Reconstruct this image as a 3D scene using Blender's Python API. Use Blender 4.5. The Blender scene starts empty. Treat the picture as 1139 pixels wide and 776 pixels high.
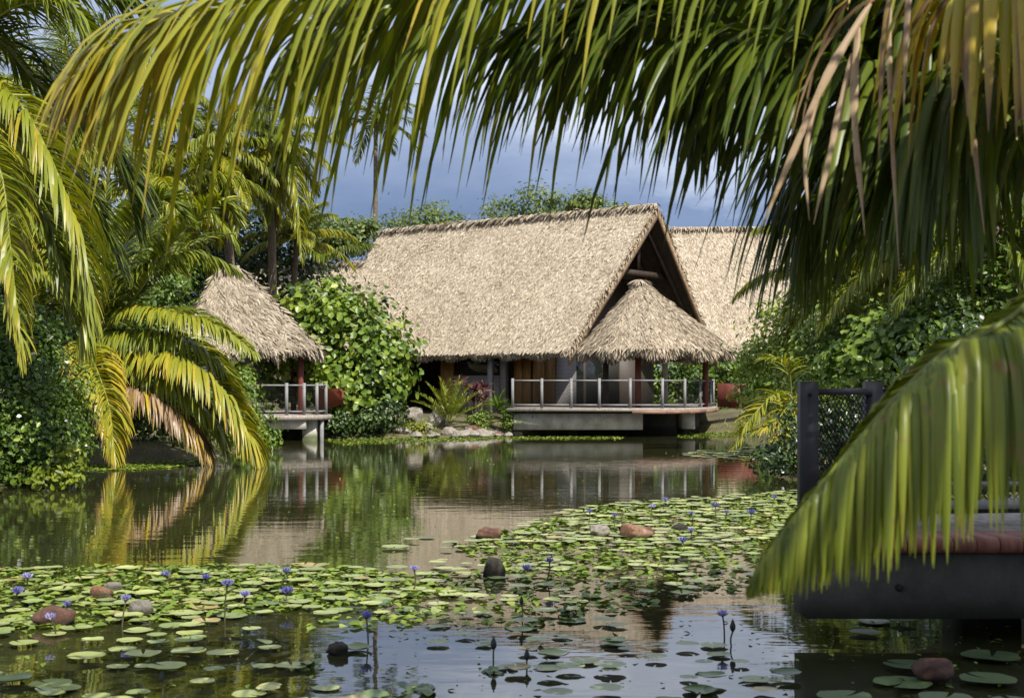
import bpy, math, random
import numpy as np
from mathutils import Vector, Matrix

R = np.random.default_rng(7)
random.seed(7)
sc = bpy.context.scene
col = sc.collection
CAMZ = 1.55
FPX = 1500.0
HV = 430.0


def P(u, v, Y):
    """a point of the place, from its bearing (photo pixels) and its distance Y"""
    return np.array([(u - 569.5) / FPX * Y, Y, CAMZ + (HV - v) / FPX * Y])


def G(u, v, z=0.0):
    """point on a level z seen at bearing u, v"""
    Y = FPX * (CAMZ - z) / (v - HV)
    return np.array([(u - 569.5) / FPX * Y, Y, z])


# ------------------------------------------------------------------ materials
def nt(name):
    m = bpy.data.materials.new(name)
    m.use_nodes = True
    t = m.node_tree
    b = t.nodes['Principled BSDF']
    return m, t, b


def lk(t, a, b):
    t.links.new(a, b)


def ramp(t, stops, interp='LINEAR'):
    r = t.nodes.new('ShaderNodeValToRGB')
    r.color_ramp.interpolation = interp
    e = r.color_ramp.elements
    while len(e) < len(stops):
        e.new(0.5)
    for el, (p, c) in zip(e, stops):
        el.position = p
        el.color = (c[0], c[1], c[2], 1)
    return r


def noise(t, scale, detail=4, rough=0.55, coord='Object', vscale=None):
    tc = t.nodes.new('ShaderNodeTexCoord')
    n = t.nodes.new('ShaderNodeTexNoise')
    n.inputs['Scale'].default_value = scale
    n.inputs['Detail'].default_value = detail
    n.inputs['Roughness'].default_value = rough
    if vscale:
        mp = t.nodes.new('ShaderNodeMapping')
        mp.inputs['Scale'].default_value = vscale
        lk(t, tc.outputs[coord], mp.inputs['Vector'])
        lk(t, mp.outputs['Vector'], n.inputs['Vector'])
    else:
        lk(t, tc.outputs[coord], n.inputs['Vector'])
    return n


def addbump(t, b, hsock, strength, dist=0.02):
    bp = t.nodes.new('ShaderNodeBump')
    bp.inputs['Strength'].default_value = strength
    bp.inputs['Distance'].default_value = dist
    lk(t, hsock, bp.inputs['Height'])
    lk(t, bp.outputs['Normal'], b.inputs['Normal'])
    return bp


def leafmat(name, stops, trans=0.3, rough=0.42, spec=0.4, nscale=3.0, namt=0.12, spots=0.0):
    m, t, b = nt(name)
    at = t.nodes.new('ShaderNodeAttribute')
    at.attribute_name = 'tone'
    n = noise(t, nscale, 3)
    ma = t.nodes.new('ShaderNodeMath'); ma.operation = 'MULTIPLY_ADD'
    lk(t, n.outputs['Fac'], ma.inputs[0]); ma.inputs[1].default_value = namt * 2; ma.inputs[2].default_value = -namt
    ad = t.nodes.new('ShaderNodeMath'); ad.operation = 'ADD'; ad.use_clamp = True
    lk(t, at.outputs['Fac'], ad.inputs[0]); lk(t, ma.outputs[0], ad.inputs[1])
    r = ramp(t, stops)
    lk(t, ad.outputs[0], r.inputs['Fac'])
    csock = r.outputs['Color']
    if spots:
        n3 = noise(t, spots, 6, 0.7)
        r3 = ramp(t, [(0.58, (0, 0, 0)), (0.7, (1, 1, 1))])
        lk(t, n3.outputs['Fac'], r3.inputs['Fac'])
        m3 = t.nodes.new('ShaderNodeMix'); m3.data_type = 'RGBA'
        lk(t, r3.outputs['Color'], m3.inputs['Factor']); lk(t, csock, m3.inputs[6]); m3.inputs[7].default_value = (0.2, 0.13, 0.04, 1)
        csock = m3.outputs[2]
    lk(t, csock, b.inputs['Base Color'])
    b.inputs['Roughness'].default_value = rough
    b.inputs['Specular IOR Level'].default_value = spec
    if trans > 0:
        tr = t.nodes.new('ShaderNodeBsdfTranslucent')
        hs = t.nodes.new('ShaderNodeHueSaturation')
        hs.inputs['Value'].default_value = 1.5
        hs.inputs['Saturation'].default_value = 1.1
        lk(t, csock, hs.inputs['Color'])
        lk(t, hs.outputs['Color'], tr.inputs['Color'])
        mx = t.nodes.new('ShaderNodeMixShader')
        mx.inputs[0].default_value = trans
        lk(t, b.outputs[0], mx.inputs[1]); lk(t, tr.outputs[0], mx.inputs[2])
        lk(t, mx.outputs[0], t.nodes['Material Output'].inputs['Surface'])
    return m


def solid(name, c, rough=0.6, var=0.25, nscale=6.0, bump=0.2, vscale=None, spec=0.3, metal=0.0, dist=0.01):
    m, t, b = nt(name)
    n = noise(t, nscale, 5, 0.6, vscale=vscale)
    lo = [x * (1 - var) for x in c]; hi = [min(1, x * (1 + var)) for x in c]
    r = ramp(t, [(0.3, lo), (0.7, hi)])
    lk(t, n.outputs['Fac'], r.inputs['Fac'])
    lk(t, r.outputs['Color'], b.inputs['Base Color'])
    b.inputs['Roughness'].default_value = rough
    b.inputs['Specular IOR Level'].default_value = spec
    b.inputs['Metallic'].default_value = metal
    if bump:
        addbump(t, b, n.outputs['Fac'], bump, dist)
    return m


M = {}
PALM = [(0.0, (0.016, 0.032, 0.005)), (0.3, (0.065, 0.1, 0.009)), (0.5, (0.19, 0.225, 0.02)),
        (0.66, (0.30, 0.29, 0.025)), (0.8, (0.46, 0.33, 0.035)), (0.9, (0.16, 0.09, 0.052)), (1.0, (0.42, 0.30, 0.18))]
M['palm'] = leafmat('palm_leaf', PALM, 0.27, 0.4, 0.4, 2.0, 0.09, 14.0)
M['rachis'] = leafmat('palm_rachis', [(0.0, (0.05, 0.08, 0.012)), (0.5, (0.2, 0.22, 0.04)), (0.8, (0.5, 0.33, 0.06)), (1, (0.3, 0.15, 0.07))], 0.0, 0.4, 0.4)
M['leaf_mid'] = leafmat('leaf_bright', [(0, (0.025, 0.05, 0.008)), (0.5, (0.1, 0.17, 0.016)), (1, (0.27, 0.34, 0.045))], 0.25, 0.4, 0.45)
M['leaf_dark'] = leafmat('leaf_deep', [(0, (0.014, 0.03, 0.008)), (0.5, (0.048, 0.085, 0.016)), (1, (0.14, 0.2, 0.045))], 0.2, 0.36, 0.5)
M['leaf_yellow'] = leafmat('leaf_yellow', [(0, (0.05, 0.08, 0.01)), (0.5, (0.2, 0.25, 0.02)), (1, (0.42, 0.38, 0.05))], 0.3, 0.4, 0.4)
M['leaf_red'] = leafmat('leaf_red', [(0, (0.03, 0.012, 0.012)), (0.5, (0.11, 0.03, 0.03)), (1, (0.3, 0.16, 0.12))], 0.2, 0.4, 0.4)
M['leaf_far'] = leafmat('leaf_far', [(0, (0.03, 0.055, 0.016)), (0.5, (0.08, 0.125, 0.03)), (1, (0.2, 0.24, 0.06))], 0.25, 0.5, 0.3)
M['white_petal'] = solid('white_petal', (0.75, 0.75, 0.68), 0.5, 0.05, bump=0)
M['bark'] = solid('bark', (0.16, 0.125, 0.09), 0.9, 0.5, 8, 0.8, (1, 1, 5), 0.1, dist=0.04)
M['twig'] = solid('twig', (0.1, 0.075, 0.05), 0.9, 0.4, 10, 0.4, None, 0.1)


def thatchmat(name, lo, mid, hi):
    m, t, b = nt(name)
    at = t.nodes.new('ShaderNodeAttribute'); at.attribute_name = 'tone'
    n = noise(t, 0.7, 5, 0.6)
    ma = t.nodes.new('ShaderNodeMath'); ma.operation = 'MULTIPLY_ADD'
    lk(t, n.outputs['Fac'], ma.inputs[0]); ma.inputs[1].default_value = 0.7; ma.inputs[2].default_value = -0.35
    ad = t.nodes.new('ShaderNodeMath'); ad.operation = 'ADD'; ad.use_clamp = True
    lk(t, at.outputs['Fac'], ad.inputs[0]); lk(t, ma.outputs[0], ad.inputs[1])
    r = ramp(t, [(0, lo), (0.5, mid), (1, hi)])
    lk(t, ad.outputs[0], r.inputs['Fac'])
    lk(t, r.outputs['Color'], b.inputs['Base Color'])
    b.inputs['Roughness'].default_value = 0.85
    b.inputs['Specular IOR Level'].default_value = 0.15
    return m


M['thatch'] = thatchmat('thatch', (0.2, 0.155, 0.105), (0.41, 0.34, 0.25), (0.58, 0.505, 0.4))
M['thatch_old'] = thatchmat('thatch_weathered', (0.12, 0.095, 0.065), (0.3, 0.25, 0.185), (0.47, 0.4, 0.315))
M['roof_under_shade'] = solid('roof_underside_shade', (0.06, 0.045, 0.032), 0.9, 0.4, 6, 0.4)  # near-black colour paints the shade under the thatch and inside the gables
M['barge'] = solid('bargeboard', (0.27, 0.19, 0.12), 0.8, 0.4, 5, 0.5, (1, 1, 3), 0.15)
M['dark_timber'] = solid('dark_timber', (0.05, 0.033, 0.024), 0.7, 0.4, 5, 0.3)
M['red_timber'] = solid('red_timber', (0.13, 0.034, 0.024), 0.6, 0.3, 6, 0.2, (1, 1, 0.3))
M['rust_timber'] = solid('rust_timber', (0.2, 0.052, 0.026), 0.6, 0.35, 6, 0.3, (0.4, 3, 3))
M['lip_timber'] = solid('lip_timber', (0.22, 0.085, 0.055), 0.6, 0.35, 4, 0.4, (6, 1, 1))
M['ochre'] = solid('ochre_timber', (0.2, 0.1, 0.022), 0.5, 0.3, 4, 0.2, (3, 3, 0.4))
M['gray_paint'] = solid('gray_paint', (0.2, 0.195, 0.195), 0.55, 0.18, 9, 0.15)
M['deck_wood'] = solid('deck_wood', (0.27, 0.235, 0.2), 0.7, 0.35, 5, 0.3, (6, 1, 1))
M['fascia'] = solid('fascia', (0.25, 0.14, 0.095), 0.65, 0.3, 5, 0.3, (0.5, 1, 4))
M['dark_paint'] = solid('dark_paint', (0.045, 0.042, 0.045), 0.5, 0.25, 8, 0.1)
M['lit_cap_rail_gray'] = solid('lit_cap_rail_gray', (0.3, 0.29, 0.28), 0.5, 0.2, 8, 0.1)
M['net'] = solid('black_net', (0.012, 0.012, 0.013), 0.6, 0.1, bump=0)


def concretemat(name, c):
    m, t, b = nt(name)
    n = noise(t, 3, 8, 0.65)
    r = ramp(t, [(0.3, [x * 0.62 for x in c]), (0.55, c), (0.75, [x * 1.2 for x in c])])
    lk(t, n.outputs['Fac'], r.inputs['Fac'])
    st = noise(t, 2.2, 6, 0.7, vscale=(1.6, 1.6, 0.35))
    sr = ramp(t, [(0.42, (0.45, 0.42, 0.36)), (0.6, (1, 1, 1))]); lk(t, st.outputs['Fac'], sr.inputs['Fac'])
    m1 = t.nodes.new('ShaderNodeMix'); m1.data_type = 'RGBA'; m1.blend_type = 'MULTIPLY'; m1.inputs['Factor'].default_value = 0.4
    lk(t, r.outputs['Color'], m1.inputs[6]); lk(t, sr.outputs['Color'], m1.inputs[7])
    ge = t.nodes.new('ShaderNodeNewGeometry'); sx = t.nodes.new('ShaderNodeSeparateXYZ'); lk(t, ge.outputs['Position'], sx.inputs[0])
    wa = t.nodes.new('ShaderNodeMath'); wa.operation = 'MULTIPLY_ADD'; lk(t, st.outputs['Fac'], wa.inputs[0]); wa.inputs[1].default_value = -0.25; lk(t, sx.outputs['Z'], wa.inputs[2])
    wr = ramp(t, [(0.0, (0.3, 0.36, 0.2)), (0.13, (1, 1, 1))]); lk(t, wa.outputs[0], wr.inputs['Fac'])
    m2 = t.nodes.new('ShaderNodeMix'); m2.data_type = 'RGBA'; m2.blend_type = 'MULTIPLY'; m2.inputs['Factor'].default_value = 1
    lk(t, m1.outputs[2], m2.inputs[6]); lk(t, wr.outputs['Color'], m2.inputs[7])
    lk(t, m2.outputs[2], b.inputs['Base Color'])
    b.inputs['Roughness'].default_value = 0.88
    n2 = noise(t, 22, 6, 0.7); addbump(t, b, n2.outputs['Fac'], 0.5, 0.01)
    return m


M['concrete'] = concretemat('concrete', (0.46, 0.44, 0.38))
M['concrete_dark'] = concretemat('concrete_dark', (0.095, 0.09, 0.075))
M['curtain'] = solid('curtain', (0.14, 0.13, 0.115), 0.8, 0.2, 3, 0.2, (5, 5, 0.2))
M['white_render'] = solid('pale_render', (0.5, 0.46, 0.4), 0.8, 0.15, 4, 0.15)


def boardmat(name, c, period=0.14, rough=0.6):
    m, t, b = nt(name)
    tc = t.nodes.new('ShaderNodeTexCoord')
    sp = t.nodes.new('ShaderNodeSeparateXYZ')
    lk(t, tc.outputs['Object'], sp.inputs[0])
    d = t.nodes.new('ShaderNodeMath'); d.operation = 'DIVIDE'; d.inputs[1].default_value = period
    lk(t, sp.outputs['Z'], d.inputs[0])
    fr = t.nodes.new('ShaderNodeMath'); fr.operation = 'FRACT'
    lk(t, d.outputs[0], fr.inputs[0])
    r = ramp(t, [(0.0, [x * 0.35 for x in c]), (0.08, c), (1, c)])
    lk(t, fr.outputs[0], r.inputs['Fac'])
    n = noise(t, 4, 4, vscale=(1, 1, 6))
    mx = t.nodes.new('ShaderNodeMix'); mx.data_type = 'RGBA'; mx.blend_type = 'MULTIPLY'
    mx.inputs['Factor'].default_value = 0.6
    r2 = ramp(t, [(0.3, (0.7, 0.7, 0.7)), (0.7, (1, 1, 1))])
    lk(t, n.outputs['Fac'], r2.inputs['Fac'])
    lk(t, r.outputs['Color'], mx.inputs[6]); lk(t, r2.outputs['Color'], mx.inputs[7])
    lk(t, mx.outputs[2], b.inputs['Base Color'])
    b.inputs['Roughness'].default_value = rough
    addbump(t, b, fr.outputs[0], 0.4, 0.012)
    return m


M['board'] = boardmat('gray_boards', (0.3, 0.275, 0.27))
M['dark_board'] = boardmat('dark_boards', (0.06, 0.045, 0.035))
m, t, b = nt('window_glass')
b.inputs['Base Color'].default_value = (0.012, 0.014, 0.013, 1); b.inputs['Roughness'].default_value = 0.06
M['glass'] = m


def rockmat(name, stops, nscale):
    m, t, b = nt(name)
    n = noise(t, nscale, 9, 0.75)
    r = ramp(t, stops)
    lk(t, n.outputs['Fac'], r.inputs['Fac'])
    ge = t.nodes.new('ShaderNodeNewGeometry'); sx = t.nodes.new('ShaderNodeSeparateXYZ'); lk(t, ge.outputs['Position'], sx.inputs[0])
    wa = t.nodes.new('ShaderNodeMath'); wa.operation = 'MULTIPLY_ADD'; lk(t, n.outputs['Fac'], wa.inputs[0]); wa.inputs[1].default_value = -0.06; lk(t, sx.outputs['Z'], wa.inputs[2])
    wr = ramp(t, [(0.0, (0.28, 0.3, 0.2)), (0.04, (1, 1, 1))]); lk(t, wa.outputs[0], wr.inputs['Fac'])
    wm = t.nodes.new('ShaderNodeMix'); wm.data_type = 'RGBA'; wm.blend_type = 'MULTIPLY'; wm.inputs['Factor'].default_value = 1
    lk(t, r.outputs['Color'], wm.inputs[6]); lk(t, wr.outputs['Color'], wm.inputs[7]); lk(t, wm.outputs[2], b.inputs['Base Color'])
    b.inputs['Roughness'].default_value = 0.85
    n2 = noise(t, nscale * 3, 9, 0.8)
    addbump(t, b, n2.outputs['Fac'], 1.0, 0.06)
    return m


M['rock_gray'] = rockmat('rock_gray', [(0.3, (0.16, 0.14, 0.11)), (0.55, (0.33, 0.3, 0.25)), (0.75, (0.5, 0.46, 0.4))], 5)
M['rock_brown'] = rockmat('rock_brown', [(0.35, (0.09, 0.045, 0.03)), (0.52, (0.21, 0.1, 0.065)), (0.7, (0.34, 0.21, 0.15))], 9)
M['rock_orange'] = rockmat('rock_orange', [(0.35, (0.2, 0.085, 0.045)), (0.5, (0.4, 0.2, 0.11)), (0.66, (0.58, 0.47, 0.38))], 8)
M['rock_pale'] = rockmat('rock_pale', [(0.3, (0.24, 0.2, 0.15)), (0.5, (0.42, 0.38, 0.32)), (0.72, (0.6, 0.56, 0.5))], 9)
M['rock_dark'] = rockmat('rock_dark', [(0.3, (0.035, 0.03, 0.02)), (0.6, (0.09, 0.075, 0.05)), (0.8, (0.17, 0.14, 0.1))], 10)

PADS = [(0, (0.05, 0.085, 0.035)), (0.25, (0.1, 0.155, 0.05)), (0.6, (0.23, 0.275, 0.09)), (0.85, (0.37, 0.4, 0.14)), (1, (0.27, 0.17, 0.07))]
M['pad'] = leafmat('lily_pad', PADS, 0.0, 0.35, 0.5, 14, 0.16, 11.0)
M['weed'] = leafmat('water_weed', [(0, (0.05, 0.09, 0.012)), (0.5, (0.13, 0.19, 0.02)), (1, (0.28, 0.32, 0.06))], 0.1, 0.5, 0.3)
M['petal'] = leafmat('blue_petal', [(0, (0.1, 0.09, 0.3)), (0.5, (0.19, 0.19, 0.43)), (1, (0.46, 0.43, 0.68))], 0.25, 0.5, 0.2, 5, 0.05)
M['heart'] = solid('flower_heart', (0.7, 0.5, 0.06), 0.6, 0.1, bump=0)
M['stem'] = solid('flower_stem', (0.075, 0.07, 0.03), 0.5, 0.2, bump=0)
M['bud'] = solid('bud_sepal', (0.03, 0.035, 0.03), 0.5, 0.2, bump=0)

# water
m, t, b = nt('pond_water')
n = noise(t, 0.35, 4, 0.6)
r = ramp(t, [(0.3, (0.018, 0.02, 0.007)), (0.7, (0.044, 0.044, 0.016))])
lk(t, n.outputs['Fac'], r.inputs['Fac']); lk(t, r.outputs['Color'], b.inputs['Base Color'])
b.inputs['Roughness'].default_value = 0.02
b.inputs['IOR'].default_value = 2.0
b.inputs['Specular IOR Level'].default_value = 0.5
w1 = noise(t, 2.2, 3, 0.5, vscale=(0.55, 1.5, 1))
w2 = noise(t, 16, 2, 0.5, vscale=(0.6, 1.3, 1))
ws = t.nodes.new('ShaderNodeMath'); ws.operation = 'MULTIPLY_ADD'
lk(t, w2.outputs['Fac'], ws.inputs[0]); ws.inputs[1].default_value = 0.06
lk(t, w1.outputs['Fac'], ws.inputs[2])
addbump(t, b, ws.outputs[0], 0.12, 0.02)
M['water'] = m

# ground
m, t, b = nt('bank_soil')
n = noise(t, 1.2, 6, 0.65)
r = ramp(t, [(0.3, (0.05, 0.038, 0.022)), (0.5, (0.1, 0.085, 0.04)), (0.7, (0.15, 0.15, 0.06))])
lk(t, n.outputs['Fac'], r.inputs['Fac']); lk(t, r.outputs['Color'], b.inputs['Base Color'])
b.inputs['Roughness'].default_value = 0.95
n2 = noise(t, 9, 6, 0.7); addbump(t, b, n2.outputs['Fac'], 0.7, 0.05)
M['soil'] = m
M['grass'] = leafmat('grass_blade', [(0, (0.05, 0.08, 0.015)), (0.5, (0.14, 0.19, 0.03)), (1, (0.36, 0.33, 0.1))], 0.25, 0.5, 0.3)


# ------------------------------------------------------------------ mesh building
class MB:
    def __init__(self):
        self.v = []; self.n = 0; self.f = []; self.t = []

    def add(self, v, faces, tone=0.5, mi=0):
        """v (n,3); faces list of int arrays (m,k); tone scalar or (n,)"""
        v = np.asarray(v, float).reshape(-1, 3)
        self.v.append(v)
        tn = np.broadcast_to(np.asarray(tone, float), (len(v),)).copy() if np.ndim(tone) < 1 else np.asarray(tone, float)
        self.t.append(tn)
        for fa in faces:
            fa = np.asarray(fa, int)
            if fa.ndim == 1: fa = fa[None]
            self.f.append((fa + self.n, mi))
        self.n += len(v)

    def build(self, name, mats, parent=None, smooth=False):
        me = bpy.data.meshes.new(name)
        V = np.concatenate(self.v).astype(np.float32)
        if parent is not None:
            V = V - np.array(parent.location[:], np.float32)
        tot = [np.full(len(f), f.shape[1]) for f, _ in self.f]
        lt = np.concatenate(tot).astype(np.int32)
        idx = np.concatenate([f.ravel() for f, _ in self.f]).astype(np.int32)
        mi = np.concatenate([np.full(len(f), k) for f, k in self.f]).astype(np.int32)
        me.vertices.add(len(V)); me.vertices.foreach_set('co', V.ravel())
        me.loops.add(len(idx)); me.loops.foreach_set('vertex_index', idx)
        me.polygons.add(len(lt))
        st = np.concatenate([[0], np.cumsum(lt)[:-1]]).astype(np.int32)
        me.polygons.foreach_set('loop_start', st)
        me.polygons.foreach_set('loop_total', lt)
        me.polygons.foreach_set('material_index', mi)
        if smooth:
            me.polygons.foreach_set('use_smooth', np.ones(len(lt), bool))
        a = me.attributes.new('tone', 'FLOAT', 'POINT')
        a.data.foreach_set('value', np.concatenate(self.t).astype(np.float32))
        if not isinstance(mats, (list, tuple)): mats = [mats]
        for mm in mats: me.materials.append(mm)
        me.update(calc_edges=True)
        me.validate()
        o = bpy.data.objects.new(name, me); col.objects.link(o)
        if parent is not None: o.parent = parent
        return o


def thing(name, label, cat, loc, group=None, kind=None):
    o = bpy.data.objects.new(name, None); col.objects.link(o)
    o.location = [float(x) for x in loc]; o.empty_display_size = 0.3
    return tag(o, label, cat, group, kind)


def tag(o, label=None, cat=None, group=None, kind=None):
    if label: o['label'] = label
    if cat: o['category'] = cat
    if group: o['group'] = group
    if kind: o['kind'] = kind
    return o


def recentre(o, loc):
    """give a one-mesh thing its origin at loc"""
    loc = np.array(loc, np.float32)
    n = len(o.data.vertices)
    a = np.empty(n * 3, np.float32); o.data.vertices.foreach_get('co', a)
    a = (a.reshape(-1, 3) - loc).ravel()
    o.data.vertices.foreach_set('co', a); o.data.update()
    o.location = [float(x) for x in loc]
    return o


def nrm(a):
    return a / np.maximum(np.linalg.norm(a, axis=-1, keepdims=True), 1e-9)


def box(mb, o, ax, ay, az, tone=0.5, mi=0, bev=0.0):
    """oriented box with corner o and full edge vectors"""
    o, ax, ay, az = [np.asarray(x, float) for x in (o, ax, ay, az)]
    v = [o, o + ax, o + ax + ay, o + ay, o + az, o + ax + az, o + ax + ay + az, o + ay + az]
    f = [[0, 3, 2, 1], [4, 5, 6, 7], [0, 1, 5, 4], [1, 2, 6, 5], [2, 3, 7, 6], [3, 0, 4, 7]]
    mb.add(v, [np.array(f)], tone, mi)


def abox(mb, x0, x1, y0, y1, z0, z1, tone=0.5, mi=0):
    box(mb, (x0, y0, z0), (x1 - x0, 0, 0), (0, y1 - y0, 0), (0, 0, z1 - z0), tone, mi)


def tube(mb, pts, rad, n=6, tone=0.5, mi=0, cap=True):
    pts = np.asarray(pts, float); k = len(pts)
    rad = np.broadcast_to(np.asarray(rad, float), (k,))
    T = nrm(np.gradient(pts, axis=0))
    ref = np.array([0, 0, 1.0]) if abs(T[:, 2]).mean() < 0.8 else np.array([1.0, 0, 0])
    S = nrm(np.cross(T, ref)); U = np.cross(S, T)
    a = np.linspace(0, 2 * np.pi, n, endpoint=False)
    ring = (np.cos(a)[None, :, None] * S[:, None] + np.sin(a)[None, :, None] * U[:, None]) * rad[:, None, None] + pts[:, None]
    v = ring.reshape(-1, 3)
    i = np.arange(k - 1)[:, None] * n; j = np.arange(n)[None]; j2 = (j + 1) % n
    f = np.stack([i + j, i + j2, i + n + j2, i + n + j], -1).reshape(-1, 4)
    tn = np.repeat(np.broadcast_to(np.asarray(tone, float), (k,)), n)
    fl = [f]
    if cap: fl += [np.arange(n)[::-1][None], (np.arange(n) + (k - 1) * n)[None]]
    mb.add(v, fl, tn, mi)


def prism(mb, poly, z0, z1, tone=0.5, mi=0):
    poly = np.asarray(poly, float); n = len(poly)
    v = np.concatenate([np.c_[poly, np.full(n, z0)], np.c_[poly, np.full(n, z1)]])
    j = np.arange(n); j2 = (j + 1) % n
    mb.add(v, [np.stack([j, j2, n + j2, n + j], 1), j[::-1][None], (n + j)[None]], tone, mi)


def spline(pts, n):
    pts = np.asarray(pts, float)
    k = len(pts)
    if k == 2: return pts[0] + (pts[1] - pts[0]) * np.linspace(0, 1, n)[:, None]
    p = np.concatenate([[2 * pts[0] - pts[1]], pts, [2 * pts[-1] - pts[-2]]])
    u = np.linspace(0, k - 1 - 1e-6, n); i = u.astype(int); f = (u - i)[:, None]
    a, b_, c, d = p[i], p[i + 1], p[i + 2], p[i + 3]
    return 0.5 * (2 * b_ + (c - a) * f + (2 * a - 5 * b_ + 4 * c - d) * f ** 2 + (3 * b_ - a - 3 * c + d) * f ** 3)


def blades(mb, base, d0, L, W, droop, tone, seg=4, fold=False, twist=None, tipdry=0.0, mi=0, wshape=None, side=None):
    """many narrow leaves as strips bending to gravity"""
    N = len(base)
    d = nrm(np.asarray(d0, float)); p = np.asarray(base, float).copy()
    L = np.broadcast_to(L, (N,)); W = np.broadcast_to(W, (N,)); droop = np.broadcast_to(droop, (N,))
    tone = np.broadcast_to(tone, (N,))
    g = np.array([0, 0, -1.0])
    if wshape is None: wshape = [0.55, 1.0, 0.95, 0.7, 0.06] if seg == 4 else list(np.interp(np.linspace(0, 1, seg + 1), [0, .25, .5, .75, 1], [0.55, 1, 0.95, 0.7, 0.05]))
    if side is None:
        s = np.cross(d, g + 0.25 * R.normal(size=(N, 3)))
        bad = np.linalg.norm(s, axis=1) < 0.15
        s[bad] = np.cross(d[bad], R.normal(size=(bad.sum(), 3)))
        s = nrm(s)
    else:
        s = nrm(side)
    if twist is not None:
        up = np.cross(s, d); s = s * np.cos(twist)[:, None] + up * np.sin(twist)[:, None]
    rows = []; tn = []
    for k in range(seg + 1):
        w = (W * wshape[k] * 0.5)[:, None]
        ss = nrm(s - d * (s * d).sum(1, keepdims=True))
        up = np.cross(ss, d)
        if fold:
            rows.append(np.stack([p - ss * w + up * w * 0.5, p, p + ss * w + up * w * 0.5], 1))
        else:
            rows.append(np.stack([p - ss * w, p + ss * w], 1))
        f = k / seg
        tn.append(np.clip(tone + tipdry * f ** 3, 0, 1))
        p = p + d * (L / seg)[:, None]
        d = nrm(d + g * (droop / seg)[:, None])
    A = np.stack(rows, 1)            # N, seg+1, c, 3
    c = A.shape[2]
    v = A.reshape(-1, 3)
    TT = np.repeat(np.stack(tn, 1)[:, :, None], c, 2).reshape(-1)
    base_i = (np.arange(N) * (seg + 1) * c)[:, None, None]
    k = np.arange(seg)[None, :, None] * c; j = np.arange(c - 1)[None, None]
    q = base_i + k + j
    f = np.stack([q, q + 1, q + c + 1, q + c], -1).reshape(-1, 4)
    mb.add(v, [f], TT, mi)


def frond_mesh(mb, path, nl, Lmax, W, tone, droop=1.2, seg=4, fold=False, r0=0.03, s0=0.1, tipdry=0.0, tone_tip=0.0, vup=0.35,
               jit=0.12, rt=0.4, lmin=0.35, sides=(-1, 1), keep=1.0, nring=18, prof=None, lvar=0.07):
    """a coconut frond: rachis tube + two rows of leaflets"""
    c = spline(path, nring)
    tube(mb, c, np.linspace(r0, r0 * 0.15, nring), 6, np.clip(rt + np.linspace(0, 0.2, nring), 0, 1), 1)
    c = spline(path, 240)
    T = nrm(np.gradient(c, axis=0))
    S = np.cross(T, np.array([0, 0, 1.0]))
    # keep side vectors coherent where the rachis is steep
    S = nrm(S)
    for k in range(1, len(S)):
        if (S[k] * S[k - 1]).sum() < 0: S[k] = -S[k]
    S = nrm(S + 0.0)
    U = np.cross(S, T)
    for sg in sides:
        s = np.linspace(s0, 0.995, nl) + R.normal(0, 0.3 / nl, nl)
        s = np.clip(s, 0, 1)
        if keep < 1: s = s[R.random(nl) < keep]
        n = len(s)
        i = (s * 239).astype(int)
        a = np.radians(np.interp(s, [0, 0.5, 0.85, 1], [28, 40, 55, 78]))[:, None] * (1 + R.normal(0, 0.06, (n, 1)))
        d = S[i] * sg * np.cos(a) + T[i] * np.sin(a) + U[i] * (vup + R.normal(0, jit, (n, 1))) + R.normal(0, jit * 0.5, (n, 3))
        pf_ = np.interp(s, *prof) if prof is not None else np.interp(s, [0, 0.12, 0.35, 0.65, 0.88, 1.0], [0.55, 0.8, 1.0, 0.95, 0.68, lmin])
        L = Lmax * pf_ * (1 + R.normal(0, lvar, n))
        w = W * np.interp(s, [0, 0.3, 0.8, 1], [0.8, 1, 0.9, 0.5])
        tn = tone + tone_tip * s ** 2 + R.normal(0, 0.07, n)
        blades(mb, c[i], d, L, w, droop * (1 + R.normal(0, 0.2, n)), np.clip(tn, 0, 1), seg, fold,
               twist=R.normal(0, 0.35, n), tipdry=tipdry)


def arc(start, az, el, L, sag, n=9):
    """a frond's midrib leaving `start` at azimuth/elevation and sagging"""
    d = np.array([math.cos(el) * math.cos(az), math.cos(el) * math.sin(az), math.sin(el)])
    p = np.array(start, float); out = [p.copy()]
    for k in range(n - 1):
        p = p + d * L / (n - 1); out.append(p.copy())
        w = sag * (0.4 + 1.2 * k / n) / (n - 1)
        d = d + np.array([0, 0, -w]); d /= np.linalg.norm(d)
    return np.array(out)


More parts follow.
